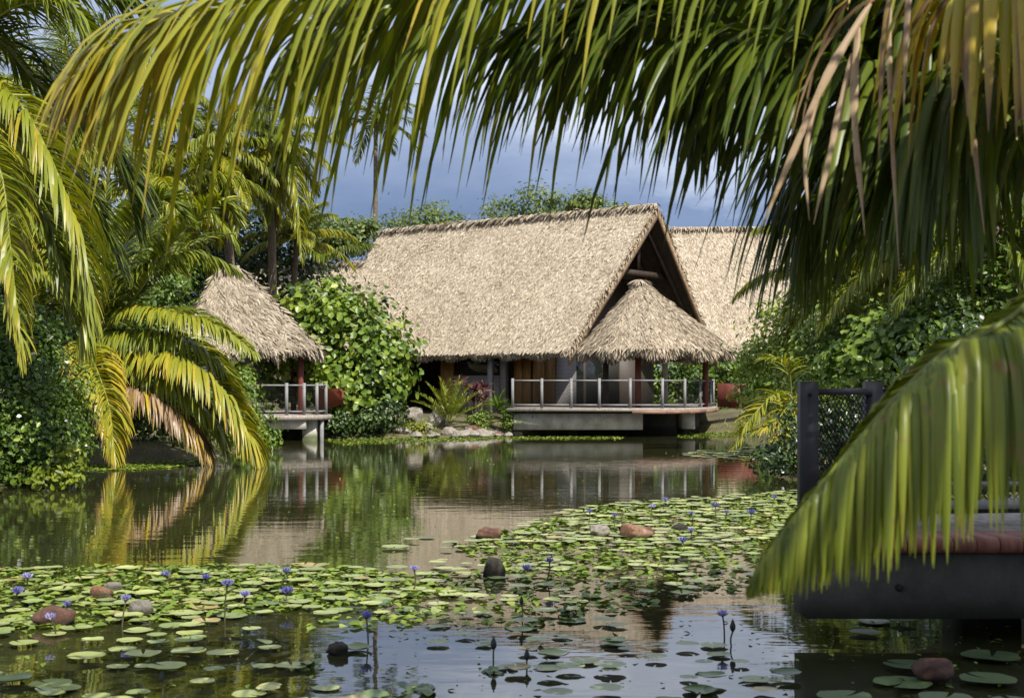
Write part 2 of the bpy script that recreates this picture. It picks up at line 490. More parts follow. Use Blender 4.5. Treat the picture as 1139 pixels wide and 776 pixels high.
def palm(label, base, crown, auto, explicit=(), r=0.14, group='coconut palms round the pond', name='coconut_palm', cat='palm tree', bend=0.3, mat=None):
    """auto: list of (azimuth deg, elevation deg, length, sag, kw); explicit: list of (path, kw)"""
    base = np.array(base, float); crown = np.array(crown, float)
    t = thing(name, label, cat, base, group)
    mb = MB()
    mid = (base + crown) / 2 + np.array([R.normal(0, bend), R.normal(0, bend * 0.3), 0])
    c = spline([base - [0, 0, 0.3], base + (mid - base) * 0.25, mid, crown], 40)
    rr = np.interp(np.linspace(0, 1, 40), [0, 0.08, 0.3, 1], [r * 1.6, r * 1.15, r, r * 0.8])
    rr = rr * (1 + 0.05 * (np.arange(40) % 2))
    tube(mb, c, rr, 10, 0.5)
    mb.build('trunk', M['bark'], t, True)
    for (az, el, L, sag, kw) in auto:
        k = dict(nl=70, Lmax=L * 0.2, W=0.045, tone=0.35, droop=1.3, seg=4, r0=0.03)
        k.update(kw)
        mb = MB()
        frond_mesh(mb, arc(crown, math.radians(az), math.radians(el), L, sag), **k)
        mb.build('frond', [M['palm'], M['rachis']], t)
    for path, kw in explicit:
        k = dict(nl=80, Lmax=0.8, W=0.045, tone=0.4, droop=1.3, seg=4, r0=0.03)
        k.update(kw)
        mb = MB()
        frond_mesh(mb, path, **k)
        mb.build('frond', [M['palm'], M['rachis']], t)
    return t


def leaves(mb, pts, nrmv, size, tone, asp=0.6, mi=0):
    """folded diamond leaves at pts facing roughly nrmv"""
    N = len(pts)
    n = nrm(nrmv); a = R.normal(size=(N, 3)); a[:, 2] -= 0.5
    d = nrm(a - n * (a * n).sum(1, keepdims=True))
    s = np.cross(n, d)
    size = np.broadcast_to(size, (N,))[:, None]
    b = pts - d * size * 0.5
    l = pts - d * size * 0.05 + s * size * asp * 0.5 + n * size * 0.1
    r_ = pts - d * size * 0.05 - s * size * asp * 0.5 + n * size * 0.1
    l2 = pts + d * size * 0.28 + s * size * asp * 0.36 + n * size * 0.05
    r2 = pts + d * size * 0.28 - s * size * asp * 0.36 + n * size * 0.05
    tip = pts + d * size * 0.52 - n * size * 0.1
    v = np.stack([b, l, l2, tip, r2, r_], 1).reshape(-1, 3)
    i = (np.arange(N) * 6)[:, None]
    f = np.concatenate([i + np.array([[0, 3, 2, 1]]), i + np.array([[0, 5, 4, 3]])])
    mb.add(v, [f], np.repeat(np.broadcast_to(tone, (N,)), 6), mi)


def crown_leaves(mb, blobs, ncl, per, size, tone, spread=0.22, tvar=0.16, asp=0.6, shell=0.55, zmin=None):
    """leaf clumps scattered over the outer part of several ellipsoids: gaps stay between the clumps"""
    blobs = [(np.array(c, float), np.array(r_, float) * np.ones(3)) for c, r_ in blobs]
    wts = np.array([np.prod(r_) ** (2 / 3) for _, r_ in blobs]); wts /= wts.sum()
    cents = []
    for _ in range(ncl):
        c, r_ = blobs[R.choice(len(blobs), p=wts)]
        u = nrm(R.normal(size=3)); rad = shell + (1.06 - shell) * R.random() ** 0.6
        q = c + u * r_ * rad
        cents.append(q)
        rs = spread * r_.mean() * (0.6 + 0.8 * R.random())
        k = max(3, int(per * (0.6 + 0.8 * R.random())))
        off = R.normal(size=(k, 3)) * rs * np.array([1, 1, 0.75])
        pts = q + off
        n = u * 0.7 + off / max(rs, 1e-3) * 0.5 + np.array([0, -0.1, 0.55]) + R.normal(size=(k, 3)) * 0.45
        tn = np.clip(tone + R.normal(0, tvar) + R.normal(0, 0.08, k), 0, 1)
        sz = size * (0.7 + 0.6 * R.random(k))
        if zmin is not None:
            ok = pts[:, 2] > zmin
            pts, n, tn, sz = pts[ok], n[ok], tn[ok], sz[ok]
            if not len(pts): continue
        leaves(mb, pts, n, sz, tn, asp)
    return cents


def bush(name, label, cat, base, blobs, ncl, per, size, mat, tone=0.5, spread=0.22, asp=0.6, nbr=9, group=None, trunk=None, flowers=0, zmin=0.03, brr=0.03, tvar=0.16):
    base = np.array(base, float)
    t = thing(name, label, cat, base, group)
    mb = MB()
    cents = crown_leaves(mb, blobs, ncl, per, size, tone, spread, asp=asp, zmin=zmin, tvar=tvar)
    mb.build('foliage', mat, t)
    mb = MB()
    fork = base + np.array([0, 0, trunk[0] if trunk else 0.1])
    if trunk:
        tube(mb, spline([base - [0, 0, 0.3], (base + fork) / 2 + R.normal(0, 0.05, 3), fork], 8), np.linspace(trunk[1] * 1.3, trunk[1], 8), 8)
    for k in range(nbr):
        q = cents[int(R.integers(len(cents)))]
        mid = fork + (q - fork) * 0.5 + np.array([0, 0, 0.12]) * np.linalg.norm(q - fork)
        tube(mb, spline([fork, mid, q], 8), np.linspace(brr, brr * 0.25, 8), 5)
    mb.build('trunk' if trunk else 'stems', M['twig'] if not trunk else M['bark'], t)
    if flowers:
        mb = MB()
        idx = R.choice(len(cents), flowers)
        pts = np.array([cents[i] for i in idx]) + R.normal(0, 0.12, (flowers, 3)) + np.array([0, -0.12, 0.1])
        pts = pts[pts[:, 2] > 0.1]
        for k in range(2):
            leaves(mb, pts, R.normal(size=(len(pts), 3)) + [0, -0.8, 0.8], 0.075, 0.5, 0.9)
        mb.build('blossoms', M['white_petal'], t)
    return t


def rock(name, label, c, size, mat, group=None, seed=0, cat='rock', sink=0.3):
    rg = np.random.default_rng(seed)
    import bmesh
    bm = bmesh.new(); bmesh.ops.create_icosphere(bm, subdivisions=4, radius=1)
    V = np.array([v.co[:] for v in bm.verts]); F = np.array([[v.index for v in f.verts] for f in bm.faces]); bm.free()
    ph = rg.normal(size=(7, 3)); am = rg.random(7) * 0.13
    k = np.ones(len(V))
    for j in range(7):
        k += am[j] * np.sin(V @ (ph[j] * (1.2 + 0.7 * j)) + rg.random() * 6)
    for j in range(5):       # broken flats
        n = nrm(rg.normal(size=3)); lim = 0.62 + 0.25 * rg.random()
        dd = V @ n * k
        k = np.where(dd > lim, k * lim / np.maximum(dd, 1e-6), k)
    V = V * k[:, None] * np.array(size)
    mb = MB(); mb.add(V + np.array([0, 0, size[2] * (1 - 2 * sink)]), [F])
    o = mb.build(name, mat, None, True)
    o.location = [float(x) for x in c]
    return tag(o, label, cat, group)


# ------------------------------------------------------------------ setting: ground and water
POND = np.array([(-16, 4.2), (-16, 13), (-10.5, 17.2), (-8.3, 19.6), (-7.2, 21.3), (-8.6, 24.5), (-8.9, 26.6), (-7.4, 27.6), (-6.4, 28.6),
                 (-6.7, 33), (-7.8, 37.5), (-9.2, 39.0), (-9.0, 41.5), (-6.5, 41.2), (-5.2, 40.8), (-3.4, 41.0), (-1.2, 41.4), (0.2, 42.2), (0.8, 44.5),
                 (3, 46.0), (5, 46.6), (7.2, 45.5), (8.0, 41), (6.9, 35), (6.0, 30), (4.9, 26), (4.7, 24.3), (5.6, 22.0), (7.5, 18), (10, 13), (11, 8.5),
                 (9, 6.6), (4.2, 6.3), (2.4, 5.6), (1.4, 4.6)])


def pond_sdf(X, Y):
    p = np.stack([X, Y], -1)
    dmin = np.full(X.shape, 1e9); ins = np.zeros(X.shape, bool)
    for k in range(len(POND)):
        a, c = POND[k], POND[(k + 1) % len(POND)]
        e = c - a; w = p - a
        h = np.clip((w @ e) / (e @ e), 0, 1)
        dmin = np.minimum(dmin, np.linalg.norm(w - h[..., None] * e, axis=-1))
        cond = ((a[1] <= p[..., 1]) != (c[1] <= p[..., 1]))
        with np.errstate(divide='ignore', invalid='ignore'):
            xi = a[0] + (p[..., 1] - a[1]) * e[0] / e[1]
        ins ^= cond & (p[..., 0] < xi)
    return np.where(ins, -dmin, dmin)


def ground_z(X, Y):
    X = np.asarray(X, float); Y = np.asarray(Y, float)
    d = pond_sdf(X, Y)
    d = d + 0.25 * np.sin(X * 2.3 + 1.1 * Y) * np.cos(Y * 1.7 - X) * np.clip(1 - abs(d) / 3, 0, 1)
    z = np.where(d < 0, np.maximum(d * 0.6, -1.0), np.interp(d, [0, 0.35, 1.2, 4, 30, 400], [0, 0.14, 0.32, 0.6, 0.9, 1.0]))
    return z + 0.05 * np.sin(X * 1.3) * np.cos(Y * 1.1) * np.clip(d, 0, 1)


def gz(x, y):
    return float(ground_z(np.array([x]), np.array([y]))[0])


xs = np.unique(np.concatenate([np.linspace(-400, -24, 20), np.linspace(-24, 24, 150), np.linspace(24, 400, 20)]))
ys = np.unique(np.concatenate([np.linspace(-60, -2, 10), np.linspace(-2, 60, 200), np.linspace(60, 900, 25)]))
XX, YY = np.meshgrid(xs, ys)
ZZ = ground_z(XX, YY)
nx, ny = len(xs), len(ys)
q = (np.arange(ny - 1)[:, None] * nx + np.arange(nx - 1)[None]).ravel()
mb = MB(); mb.add(np.stack([XX, YY, ZZ], -1), [np.stack([q, q + 1, q + nx + 1, q + nx], 1)])
tag(mb.build('ground', M['soil'], None, True), 'earth banks around the pond', None, None, 'structure')
mb = MB(); mb.add([(-17, 3, 0), (12, 3, 0), (12, 48, 0), (-17, 48, 0)], [[0, 1, 2, 3]])
tag(mb.build('water', M['water']), 'dark still pond water mirroring palms and roofs', None, None, 'structure')


# grass on the banks: one mass nobody could count
def grass():
    mb = MB()
    n = 26000
    x = R.uniform(-12, 9, n); y = R.uniform(18, 47, n)
    d = pond_sdf(x, y)
    ok = (d > 0.05) & (d < 2.6) & (R.random(n) < np.where(d < 1.0, 0.9, 0.4))
    x, y = x[ok], y[ok]; z = ground_z(x, y); n = len(x)
    patch = 0.5 + 0.5 * np.sin(x * 1.9) * np.cos(y * 1.5)
    dirs = np.stack([R.normal(0, 0.5, n), R.normal(0, 0.5, n), np.ones(n)], 1)
    blades(mb, np.stack([x, y, z - 0.02], 1), dirs, 0.12 + 0.14 * patch * R.random(n), 0.018, 1.2, np.clip(R.normal(0.5, 0.15, n) + 0.25 * (patch - 0.5), 0, 1), 3)
    tag(mb.build('grass', M['grass']), 'short grass and ground cover along the pond banks', None, None, 'stuff')


grass()


# ------------------------------------------------------------------ thatch
def thatch_plane(mb, a, b_, c, d, dens=230, tone=0.5, size=(0.26, 0.05), thick=0.22, fringe=True, fl=0.2, seed=0, rear=False):
    """slab with corners a,b (top edge) c,d (bottom edge: c under b, d under a), covered with loose leaf strips"""
    a, b_, c, d = [np.array(x, float) for x in (a, b_, c, d)]
    nx_, ny_ = 24, 14
    u = np.linspace(0, 1, nx_)[None, :, None]; v = np.linspace(0, 1, ny_)[:, None, None]
    S = (a * (1 - u) + b_ * u) * (1 - v) + (d * (1 - u) + c * u) * v
    n = nrm(np.cross(c - b_, a - b_)) if True else 0
    if n[2] < 0: n = -n
    S = S + n * (R.normal(0, 0.018, (ny_, nx_, 1)))
    v1 = S.reshape(-1, 3); v2 = (S - n * thick).reshape(-1, 3)
    q = (np.arange(ny_ - 1)[:, None] * nx_ + np.arange(nx_ - 1)[None]).ravel()
    f = np.stack([q, q + 1, q + nx_ + 1, q + nx_], 1)
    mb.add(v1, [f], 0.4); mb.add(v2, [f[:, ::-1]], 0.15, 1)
    # rim
    top = np.arange(nx_); bot = top + (ny_ - 1) * nx_; lef = np.arange(ny_) * nx_; rig = lef + nx_ - 1
    N = nx_ * ny_
    both = np.concatenate([v1, v2])
    rim = []
    for e in (top, bot, lef, rig):
        rim.append(np.stack([e[:-1], e[1:], e[1:] + N, e[:-1] + N], 1))
    mb.add(both, [np.concatenate(rim)], 0.3)
    area = np.linalg.norm(np.cross(b_ - a, d - a))
    area = 0.5 * (area + np.linalg.norm(np.cross(c - d, b_ - c)))
    k = int(area * dens)
    uu = R.random((k, 1)); vv = R.random((k, 1)) ** 0.98
    # courses: strips gather into faint rows
    rows = max(6, int(np.linalg.norm(d - a) / 0.2))
    vv = np.where(R.random((k, 1)) < 0.18, (np.floor(vv * rows) + 0.25 * R.random((k, 1))) / rows, vv)
    p = (a * (1 - uu) + b_ * uu) * (1 - vv) + (d * (1 - uu) + c * uu) * vv + n * (0.012 + 0.02 * R.random((k, 1)))
    dn = nrm((d * (1 - uu) + c * uu) - (a * (1 - uu) + b_ * uu))
    sd = np.cross(dn, n)
    dirs = dn + sd * R.normal(0, 0.5, (k, 1)) + n * (0.045 + np.abs(R.normal(0, 0.075, (k, 1))))
    blades(mb, p, dirs, size[0] * (0.6 + 0.8 * R.random(k)), size[1] * (0.6 + 0.8 * R.random(k)), 0.25, np.clip(R.normal(tone, 0.2, k), 0, 1), 2,
           wshape=[0.8, 1.0, 0.35], side=sd + R.normal(0, 0.25, (k, 3)))
    if fringe:
        el = np.linalg.norm(c - d)
        k = int(el * 210)
        uu = R.random((k, 1)); dep = R.random((k, 1))
        p = d * (1 - uu) + c * uu - n * thick * dep * 1.05 - dn[0] * 0.06
        dd = nrm(c - b_)
        dirs = dd + np.array([0, 0, -0.5]) + R.normal(0, 0.12, (k, 3))
        L = fl * (0.55 + 0.75 * R.random(k)) * (0.8 + 0.25 * np.sin(uu[:, 0] * el * 5))
        blades(mb, p, dirs, L, 0.035 + 0.03 * R.random(k), 0.6, np.clip(R.normal(tone - 0.05, 0.24, k), 0, 1), 3, side=np.broadcast_to(c - d, (k, 3)) + R.normal(0, 0.4, (k, 3)))


def ridge_cap(mb, a, b_, dens=90, tone=0.42):
    a = np.array(a, float); b_ = np.array(b_, float)
    L = np.linalg.norm(b_ - a)
    tube(mb, spline([a, a + (b_ - a) * 0.5 - [0, 0, 0.04], b_], 14), 0.1, 8, 0.4)
    k = int(L * dens)
    u = R.random((k, 1)); ax = nrm(b_ - a)
    out = np.cross(ax, [0, 0, 1.0])
    p = a + (b_ - a) * u + [0, 0, 0.09]
    sg = np.where(R.random((k, 1)) < 0.5, -1, 1)
    dirs = out * sg + np.array([0, 0, -0.25]) + R.normal(0, 0.2, (k, 3))
    blades(mb, p, dirs, 0.35 + 0.2 * R.random(k), 0.06, 0.9, np.clip(R.normal(tone, 0.2, k), 0, 1), 3)


class Frame:
    """a house's own axes: t runs left along the eave, d runs inward, from the front right eave corner A"""
    def __init__(s, A, ang):
        s.A = np.array(A, float)
        s.r = np.array([math.cos(ang), -math.sin(ang), 0])
        s.w = np.array([math.sin(ang), math.cos(ang), 0])

    def p(s, t, d, z):
        q = s.A - s.r * t + s.w * d
        return np.array([q[0], q[1], z])

    def box(s, mb, t0, t1, d0, d1, z0, z1, tone=0.5, mi=0):
        box(mb, s.p(t1, d0, z0), s.r * (t1 - t0), s.w * (d1 - d0), (0, 0, z1 - z0), tone, mi)


def gable_roof(parent, F, L, W, zE, zR, prow=0.5, prowL=1.4, dens=230, size=(0.26, 0.05), mat='thatch', tone=0.5, extra=True):
    mb = MB()
    rt0, rt1 = -prow, L + prowL
    thatch_plane(mb, F.p(rt1, W / 2, zR), F.p(rt0, W / 2, zR), F.p(0, 0, zE), F.p(L, 0, zE), dens, tone, size)
    o = mb.build('roof', [M[mat], M['roof_under_shade']], parent)
    mb = MB()
    thatch_plane(mb, F.p(rt1, W / 2 + 0.02, zR), F.p(rt0, W / 2 + 0.02, zR), F.p(0, W, zE), F.p(L, W, zE), dens * 0.3, tone, size)
    mb.build('roof', [M[mat], M['roof_under_shade']], parent)
    mb = MB()
    ridge_cap(mb, F.p(rt1, W / 2, zR + 0.0), F.p(rt0, W / 2, zR + 0.0))
    mb.build('ridge', M[mat], parent)
    for (t0, e) in ((rt0, 0), (rt1, L)):
        for sd in (0, 1):
            top = F.p(t0, W / 2, zR - 0.12); bot = F.p(e, W * sd, zE - 0.16)
            mb = MB()
            ax = bot - top; out = F.r * (0.09 if e == 0 else -0.09); dn = np.array([0, 0, -0.34])
            box(mb, top + [0, 0, 0.06], ax, out, dn)
            # ragged thatch ends along the board
            k = 260
            u = R.random((k, 1))
            p = top + ax * u + np.array([0, 0, 0.1]) + out * R.random((k, 1))
            blades(mb, p, nrm(ax) * 0.6 + out * 5 + R.normal(0, 0.3, (k, 3)), 0.22, 0.05, 0.8, np.clip(R.normal(0.25, 0.15, k), 0, 1), 2, mi=1)
            mb.build('bargeboard', [M['barge'], M[mat]], parent)
    return o


# ------------------------------------------------------------------ main house
ANG = math.radians(37)
FA = Frame((1.83, 44.0, 0), ANG)
W_, L_ = 10.0, 11.6
zE, zR = 2.70, 7.95
house = thing('thatched_house', 'large thatched house with steep straw roof and open dark gable behind the railed deck', 'house', FA.p(5, 5, 0.6), 'thatched pond houses')
gable_roof(house, FA, L_, W_, zE, zR, 0.35, 1.2, 760, (0.14, 0.038))
# gable tie beams and rafters inside the right gable
slope = (zR - zE) / (W_ / 2)
mb = MB()
for (t_, z_) in ((0.35, 5.6), (1.3, 5.6), (0.35, 7.0)):
    d0 = (z_ - zE) / slope + 0.15
    FA.box(mb, t_, t_ + 0.14, d0, W_ - d0, z_ - 0.1, z_ + 0.1)
mb.build('tie_beam', M['dark_timber'], house)
for t_ in (0.25, 1.2):
    for sd in (0, 1):
        mb = MB()
        top = FA.p(t_, W_ / 2, zR - 0.45); bot = FA.p(t_, W_ * sd + (0.5 if not sd else -0.5), zE + 0.05)
        box(mb, top, bot - top, FA.r * 0.12, (0, 0, -0.18))
        mb.build('rafter', M['dark_timber'], house)
mb = MB()  # king post and two struts
FA.box(mb, 0.36, 0.48, 4.93, 5.07, 5.7, 7.4)
mb.build('king_post', M['dark_timber'], house)

GI = 2.2  # gable wall inset
FZ = 0.89
# walls
mb = MB()
FA.box(mb, 3.6, 5.62, 1.0, 1.16, 0.5, 1.95)
FA.box(mb, 3.3, 3.52, 1.0, 1.16, 0.5, 3.5)
mb.build('wall', M['board'], house)
mb = MB()
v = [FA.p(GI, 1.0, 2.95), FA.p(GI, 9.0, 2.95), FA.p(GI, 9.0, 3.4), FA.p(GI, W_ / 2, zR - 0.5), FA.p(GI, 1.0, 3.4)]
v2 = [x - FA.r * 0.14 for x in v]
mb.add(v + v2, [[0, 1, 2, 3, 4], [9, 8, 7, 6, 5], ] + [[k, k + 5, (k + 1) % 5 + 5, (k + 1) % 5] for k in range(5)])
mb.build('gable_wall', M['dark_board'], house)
mb = MB()
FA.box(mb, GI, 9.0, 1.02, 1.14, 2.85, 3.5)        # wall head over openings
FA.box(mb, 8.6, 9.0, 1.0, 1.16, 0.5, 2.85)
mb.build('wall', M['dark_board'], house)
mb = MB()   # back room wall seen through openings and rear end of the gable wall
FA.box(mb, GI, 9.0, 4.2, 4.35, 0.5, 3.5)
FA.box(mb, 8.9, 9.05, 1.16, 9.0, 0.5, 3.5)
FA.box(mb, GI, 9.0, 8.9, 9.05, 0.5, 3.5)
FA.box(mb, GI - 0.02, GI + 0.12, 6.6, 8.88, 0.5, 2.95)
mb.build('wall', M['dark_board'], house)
# front openings
win = MB(); FA.box(win, 3.62, 5.6, 1.03, 1.07, 1.98, 2.85)
wo = win.build('window', M['glass'], house)
mb = MB()
for t_ in (3.58, 4.6, 5.6):
    FA.box(mb, t_ - 0.04, t_ + 0.04, 0.97, 1.05, 1.95, 2.85)
FA.box(mb, 3.54, 5.64, 0.97, 1.05, 1.9, 1.975)
f_ = mb.build('window_frame', M['gray_paint'], wo)
mb = MB(); FA.box(mb, 5.66, 6.25, 0.98, 1.1, 0.55, 2.85)
dr = mb.build('door', M['ochre'], house)
mb = MB(); FA.box(mb, 5.74, 5.95, 0.955, 0.985, 1.95, 2.55); mb.build('door_panel', M['gray_paint'], dr)
mb = MB()
for t_ in (2.25, 2.62):
    FA.box(mb, t_, t_ + 0.33, 0.98, 1.06, FZ, 2.85)
FA.box(mb, 2.2, 3.28, 0.95, 1.02, 2.86, 2.94)
dr = mb.build('door', M['ochre'], house)
mb = MB(); FA.box(mb, 2.3, 2.36, 0.93, 0.985, 1.75, 1.95); mb.build('handle', M['dark_paint'], dr)
mb = MB(); FA.box(mb, 3.26, 3.5, 0.9, 0.995, 0.6, 3.4); mb.build('post', M['gray_paint'], house)
mb = MB(); FA.box(mb, 3.42, 3.58, 0.3, 0.45, 0.4, 2.9); mb.build('post', M['gray_paint'], house)
# gable end openings
mb = MB()
for k, (s0, s1) in enumerate(((1.05, 1.65), (1.7, 2.3))):
    box(mb, FA.p(GI, s0, FZ), FA.w * (s1 - s0), FA.r * 0.07, (0, 0, 2.03))
dr = mb.build('door', M['ochre'], house)
mb = MB(); box(mb, FA.p(GI - 0.09, 1.6, 1.8), FA.w * 0.05, FA.r * 0.05, (0, 0, 0.2)); mb.build('handle', M['dark_paint'], dr)
mb = MB(); box(mb, FA.p(GI, 2.36, 0.5), FA.w * 1.2, FA.r * 0.1, (0, 0, 2.44)); mb.build('wall', M['board'], house)
mb = MB(); box(mb, FA.p(GI + 0.05, 3.62, FZ), FA.w * 2.9, FA.r * 0.03, (0, 0, 2.05)); gl = mb.build('glass_door', M['glass'], house)
mb = MB()
for s_ in (3.58, 4.55, 5.5, 6.5):
    box(mb, FA.p(GI, s_, FZ), FA.w * 0.08, FA.r * 0.08, (0, 0, 2.05))
mb.build('door_frame', M['dark_timber'], gl)
for (s0, s1) in ((3.75, 4.2), (4.9, 5.4)):
    mb = MB()
    k = 14
    zig = np.array([[s0 + (s1 - s0) * i / k, 0.05 * (i % 2)] for i in range(k + 1)])
    lo = np.array([FA.p(GI - 0.1 - y_ * 0.5, s_, FZ + 0.05) for s_, y_ in zig]); hi = lo + [0, 0, 1.95]
    i = np.arange(k)
    mb.add(np.concatenate([lo, hi]), [np.stack([i, i + 1, i + k + 2, i + k + 1], 1)])
    mb.build('curtain', M['curtain'], gl)
# plinth
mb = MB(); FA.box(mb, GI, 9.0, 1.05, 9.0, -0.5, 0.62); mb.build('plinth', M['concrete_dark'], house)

# ------------------------------------------------------------------ porch (gazebo roof) over the end of the deck
PC = np.array([4.65, 43.9])
porch = thing('thatched_porch', 'conical thatched porch roof standing in front of the open gable', 'porch', (PC[0], PC[1], 0.9))


def cone_roof(parent, c, zb, apex, rad, n, rot, dens, mat, tone, sx=1.0, sy=1.0):
    ap = np.array(apex, float)
    ring = []
    for k in range(n):
        a = rot + 2 * math.pi * k / n
        ring.append(np.array([c[0] + rad * sx * math.cos(a), c[1] + rad * sy * math.sin(a), zb + R.normal(0, 0.02)]))
    mb = MB()
    for k in range(n):
        d, c_ = ring[k], ring[(k + 1) % n]
        m0 = ap + (d - ap) * 0.03; m1 = ap + (c_ - ap) * 0.03
        thatch_plane(mb, m0, m1, c_, d, dens, tone, (0.26, 0.034), 0.18, True, 0.34)
    k = 160   # topknot
    az = R.random(k) * 6.283
    dirs = np.stack([np.cos(az), np.sin(az), np.full(k, -0.5)], 1) + R.normal(0, 0.2, (k, 3))
    blades(mb, np.tile(ap + [0, 0, 0.04], (k, 1)), dirs, 0.5, 0.06, 0.7, np.clip(R.normal(tone, 0.2, k), 0, 1), 3)
    return mb.build('roof', [M[mat], M['roof_under_shade']], parent)


cone_roof(porch, PC, 2.72, (4.2, 44.2, 5.02), 2.6, 10, 0.2, 520, 'thatch', 0.3)
for (x, y, mt) in ((4.02, 43.0, 'red_timber'), (6.3, 43.9, 'red_timber'), (5.15, 45.4, 'white_render'), (3.1, 44.6, 'dark_timber')):
    mb = MB(); tube(mb, [(x, y, FZ - 0.02), (x, y, 1.8), (x, y, 2.95)], 0.1, 10); mb.build('post', M[mt], porch, True)
mb = MB()
ring = [(PC[0] + 2.2 * math.cos(a), PC[1] + 2.2 * math.sin(a), 2.74) for a in np.linspace(0, 2 * math.pi, 25)]
tube(mb, ring, 0.07, 6); mb.build('ring_beam', M['dark_timber'], porch)


# ------------------------------------------------------------------ decks with railings
def railing(parent, pts, z, h, post_w, mats, net=True, cap='ball', skip=(), rail_r=0.022, cell=0.1):
    pts = [np.array(p_, float) for p_ in pts]
    for k, p_ in enumerate(pts):
        if k in skip: continue
        mb = MB(); w = post_w / 2
        abox(mb, p_[0] - w, p_[0] + w, p_[1] - w, p_[1] + w, z - 0.02, z + h)
        po = mb.build('railing_post', M[mats[0]], parent)
        mb = MB()
        if cap == 'ball':
            zc = np.array([0, 0.02, 0.05, 0.09, 0.12, 0.13]); rc = np.array([1.0, 1.25, 1.3, 1.1, 0.6, 0.05]) * w
            tube(mb, [(p_[0], p_[1], z + h + q_) for q_ in zc], rc, 10)
        else:
            w2 = w * 1.25
            abox(mb, p_[0] - w2, p_[0] + w2, p_[1] - w2, p_[1] + w2, z + h, z + h + 0.025)
            b0 = [(p_[0] + sx * w2 * 0.95, p_[1] + sy * w2 * 0.95, z + h + 0.025) for sx, sy in ((-1, -1), (1, -1), (1, 1), (-1, 1))]
            mb.add(b0 + [(p_[0], p_[1], z + h + 0.025 + w2 * 0.85)], [[0, 1, 4], [1, 2, 4], [2, 3, 4], [3, 0, 4]])
        mb.build('post_cap', M[mats[1] if (cap == 'ball' or k == 0) else 'lit_cap_rail_gray'], po)  # first pyramid cap stays dark, later ones are lightened to look lit
    top = MB(); bot = MB(); nt_ = MB()
    for a, c in zip(pts[:-1], pts[1:]):
        ax = nrm(c - a); s_ = np.array([-ax[1], ax[0]])
        for mb_, zz, hh, ww in ((top, z + h - 0.09, 0.045, rail_r * 2), (bot, z + 0.08, 0.045, rail_r * 1.6)):
            a3 = np.array([*(a + ax * post_w * 0.5 - s_ * ww / 2), zz]); c3 = np.array([*(c - ax * post_w * 0.5 - s_ * ww / 2), zz])
            box(mb_, a3, c3 - a3, (s_[0] * ww, s_[1] * ww, 0), (0, 0, hh))
        if net:
            Ld = np.linalg.norm(c - a) - post_w; a_ = a + ax * post_w / 2
            z0, z1 = z + 0.12, z + h - 0.09; H = z1 - z0
            n_ = int((Ld + H) / cell)
            for sg in (1, -1):
                for i in range(n_):
                    x0 = -H + (i + 0.5) * cell
                    u0, u1 = max(0, x0), min(Ld, x0 + H)
                    if u1 - u0 < 0.02: continue
                    q0, q1 = u0 - x0, u1 - x0
                    if sg < 0: q0, q1 = H - q0, H - q1
                    tube(nt_, [(*(a_ + ax * u0), z0 + q0), (*(a_ + ax * u1), z0 + q1)], 0.0035, 3, cap=False)
    top.build('handrail', M[mats[2]], parent); bot.build('bottom_rail', M[mats[2]], parent)
    if net: nt_.build('net_panel', M['net'], parent)


deck = thing('viewing_deck', 'grey railed timber deck over the water in front of the large house', 'deck', (3.0, 43.0, 0))
DP = [(0.02, 41.75), (0.92, 41.62), (1.82, 41.5), (2.68, 41.4), (3.62, 41.3), (4.62, 41.42), (5.38, 42.0), (6.02, 43.2), (6.55, 44.5), (6.85, 45.9)]
fl = [(-0.15, 41.6), (3.66, 41.15), (4.72, 41.26), (5.52, 41.88), (6.18, 43.12), (6.72, 44.46), (7.05, 46.2), (7.3, 50.5), (4.0, 50.4), (0.6, 46.2), (0.1, 44.9)]
mb = MB(); prism(mb, fl, FZ - 0.1, FZ); mb.build('deck_floor', M['deck_wood'], deck)
mb = MB()
for a, c in zip(fl[1:6], fl[2:7]):
    a = np.array(a); c = np.array(c); s_ = nrm(np.array([c[1] - a[1], -(c[0] - a[0])]))
    box(mb, (*(a + s_ * 0.003), FZ - 0.165), (*(c - a), 0), (*(s_ * 0.04), 0), (0, 0, 0.10))
mb.build('fascia', M['fascia'], deck)
mb = MB(); abox(mb, 0.05, 4.05, 41.75, 42.2, 0.22, 0.72)
mb.build('concrete_beam', M['concrete'], deck)
mb = MB(); abox(mb, 5.45, 5.85, 43.1, 44.9, 0.2, 0.74); mb.build('concrete_beam', M['concrete'], deck)
for (x, y) in ((1.9, 42.3), (5.6, 44.2), (3.4, 45.5)):
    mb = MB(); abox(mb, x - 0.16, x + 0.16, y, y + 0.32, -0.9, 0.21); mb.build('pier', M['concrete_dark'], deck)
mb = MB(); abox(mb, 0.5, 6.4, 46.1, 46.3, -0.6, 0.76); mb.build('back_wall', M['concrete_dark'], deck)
railing(deck, DP, FZ, 0.92, 0.085, ('gray_paint', 'gray_paint', 'gray_paint'))

# red-brown timber screens beside both decks
def screen(label, poly, thick, mat='rust_timber'):
    mb = MB(); poly = np.array(poly, float)
    n = len(poly)
    d_ = np.array([0.05, thick, 0])
    mb.add(np.concatenate([poly, poly + d_]), [np.arange(n)[::-1][None], (np.arange(n) + n)[None], np.array([[k, (k + 1) % n, (k + 1) % n + n, k + n] for k in range(n)])], 0.5, 0)
    o = mb.build('timber_screen', M[mat])
    return tag(recentre(o, poly.mean(0)), label, 'screen', 'red timber walkway sides')


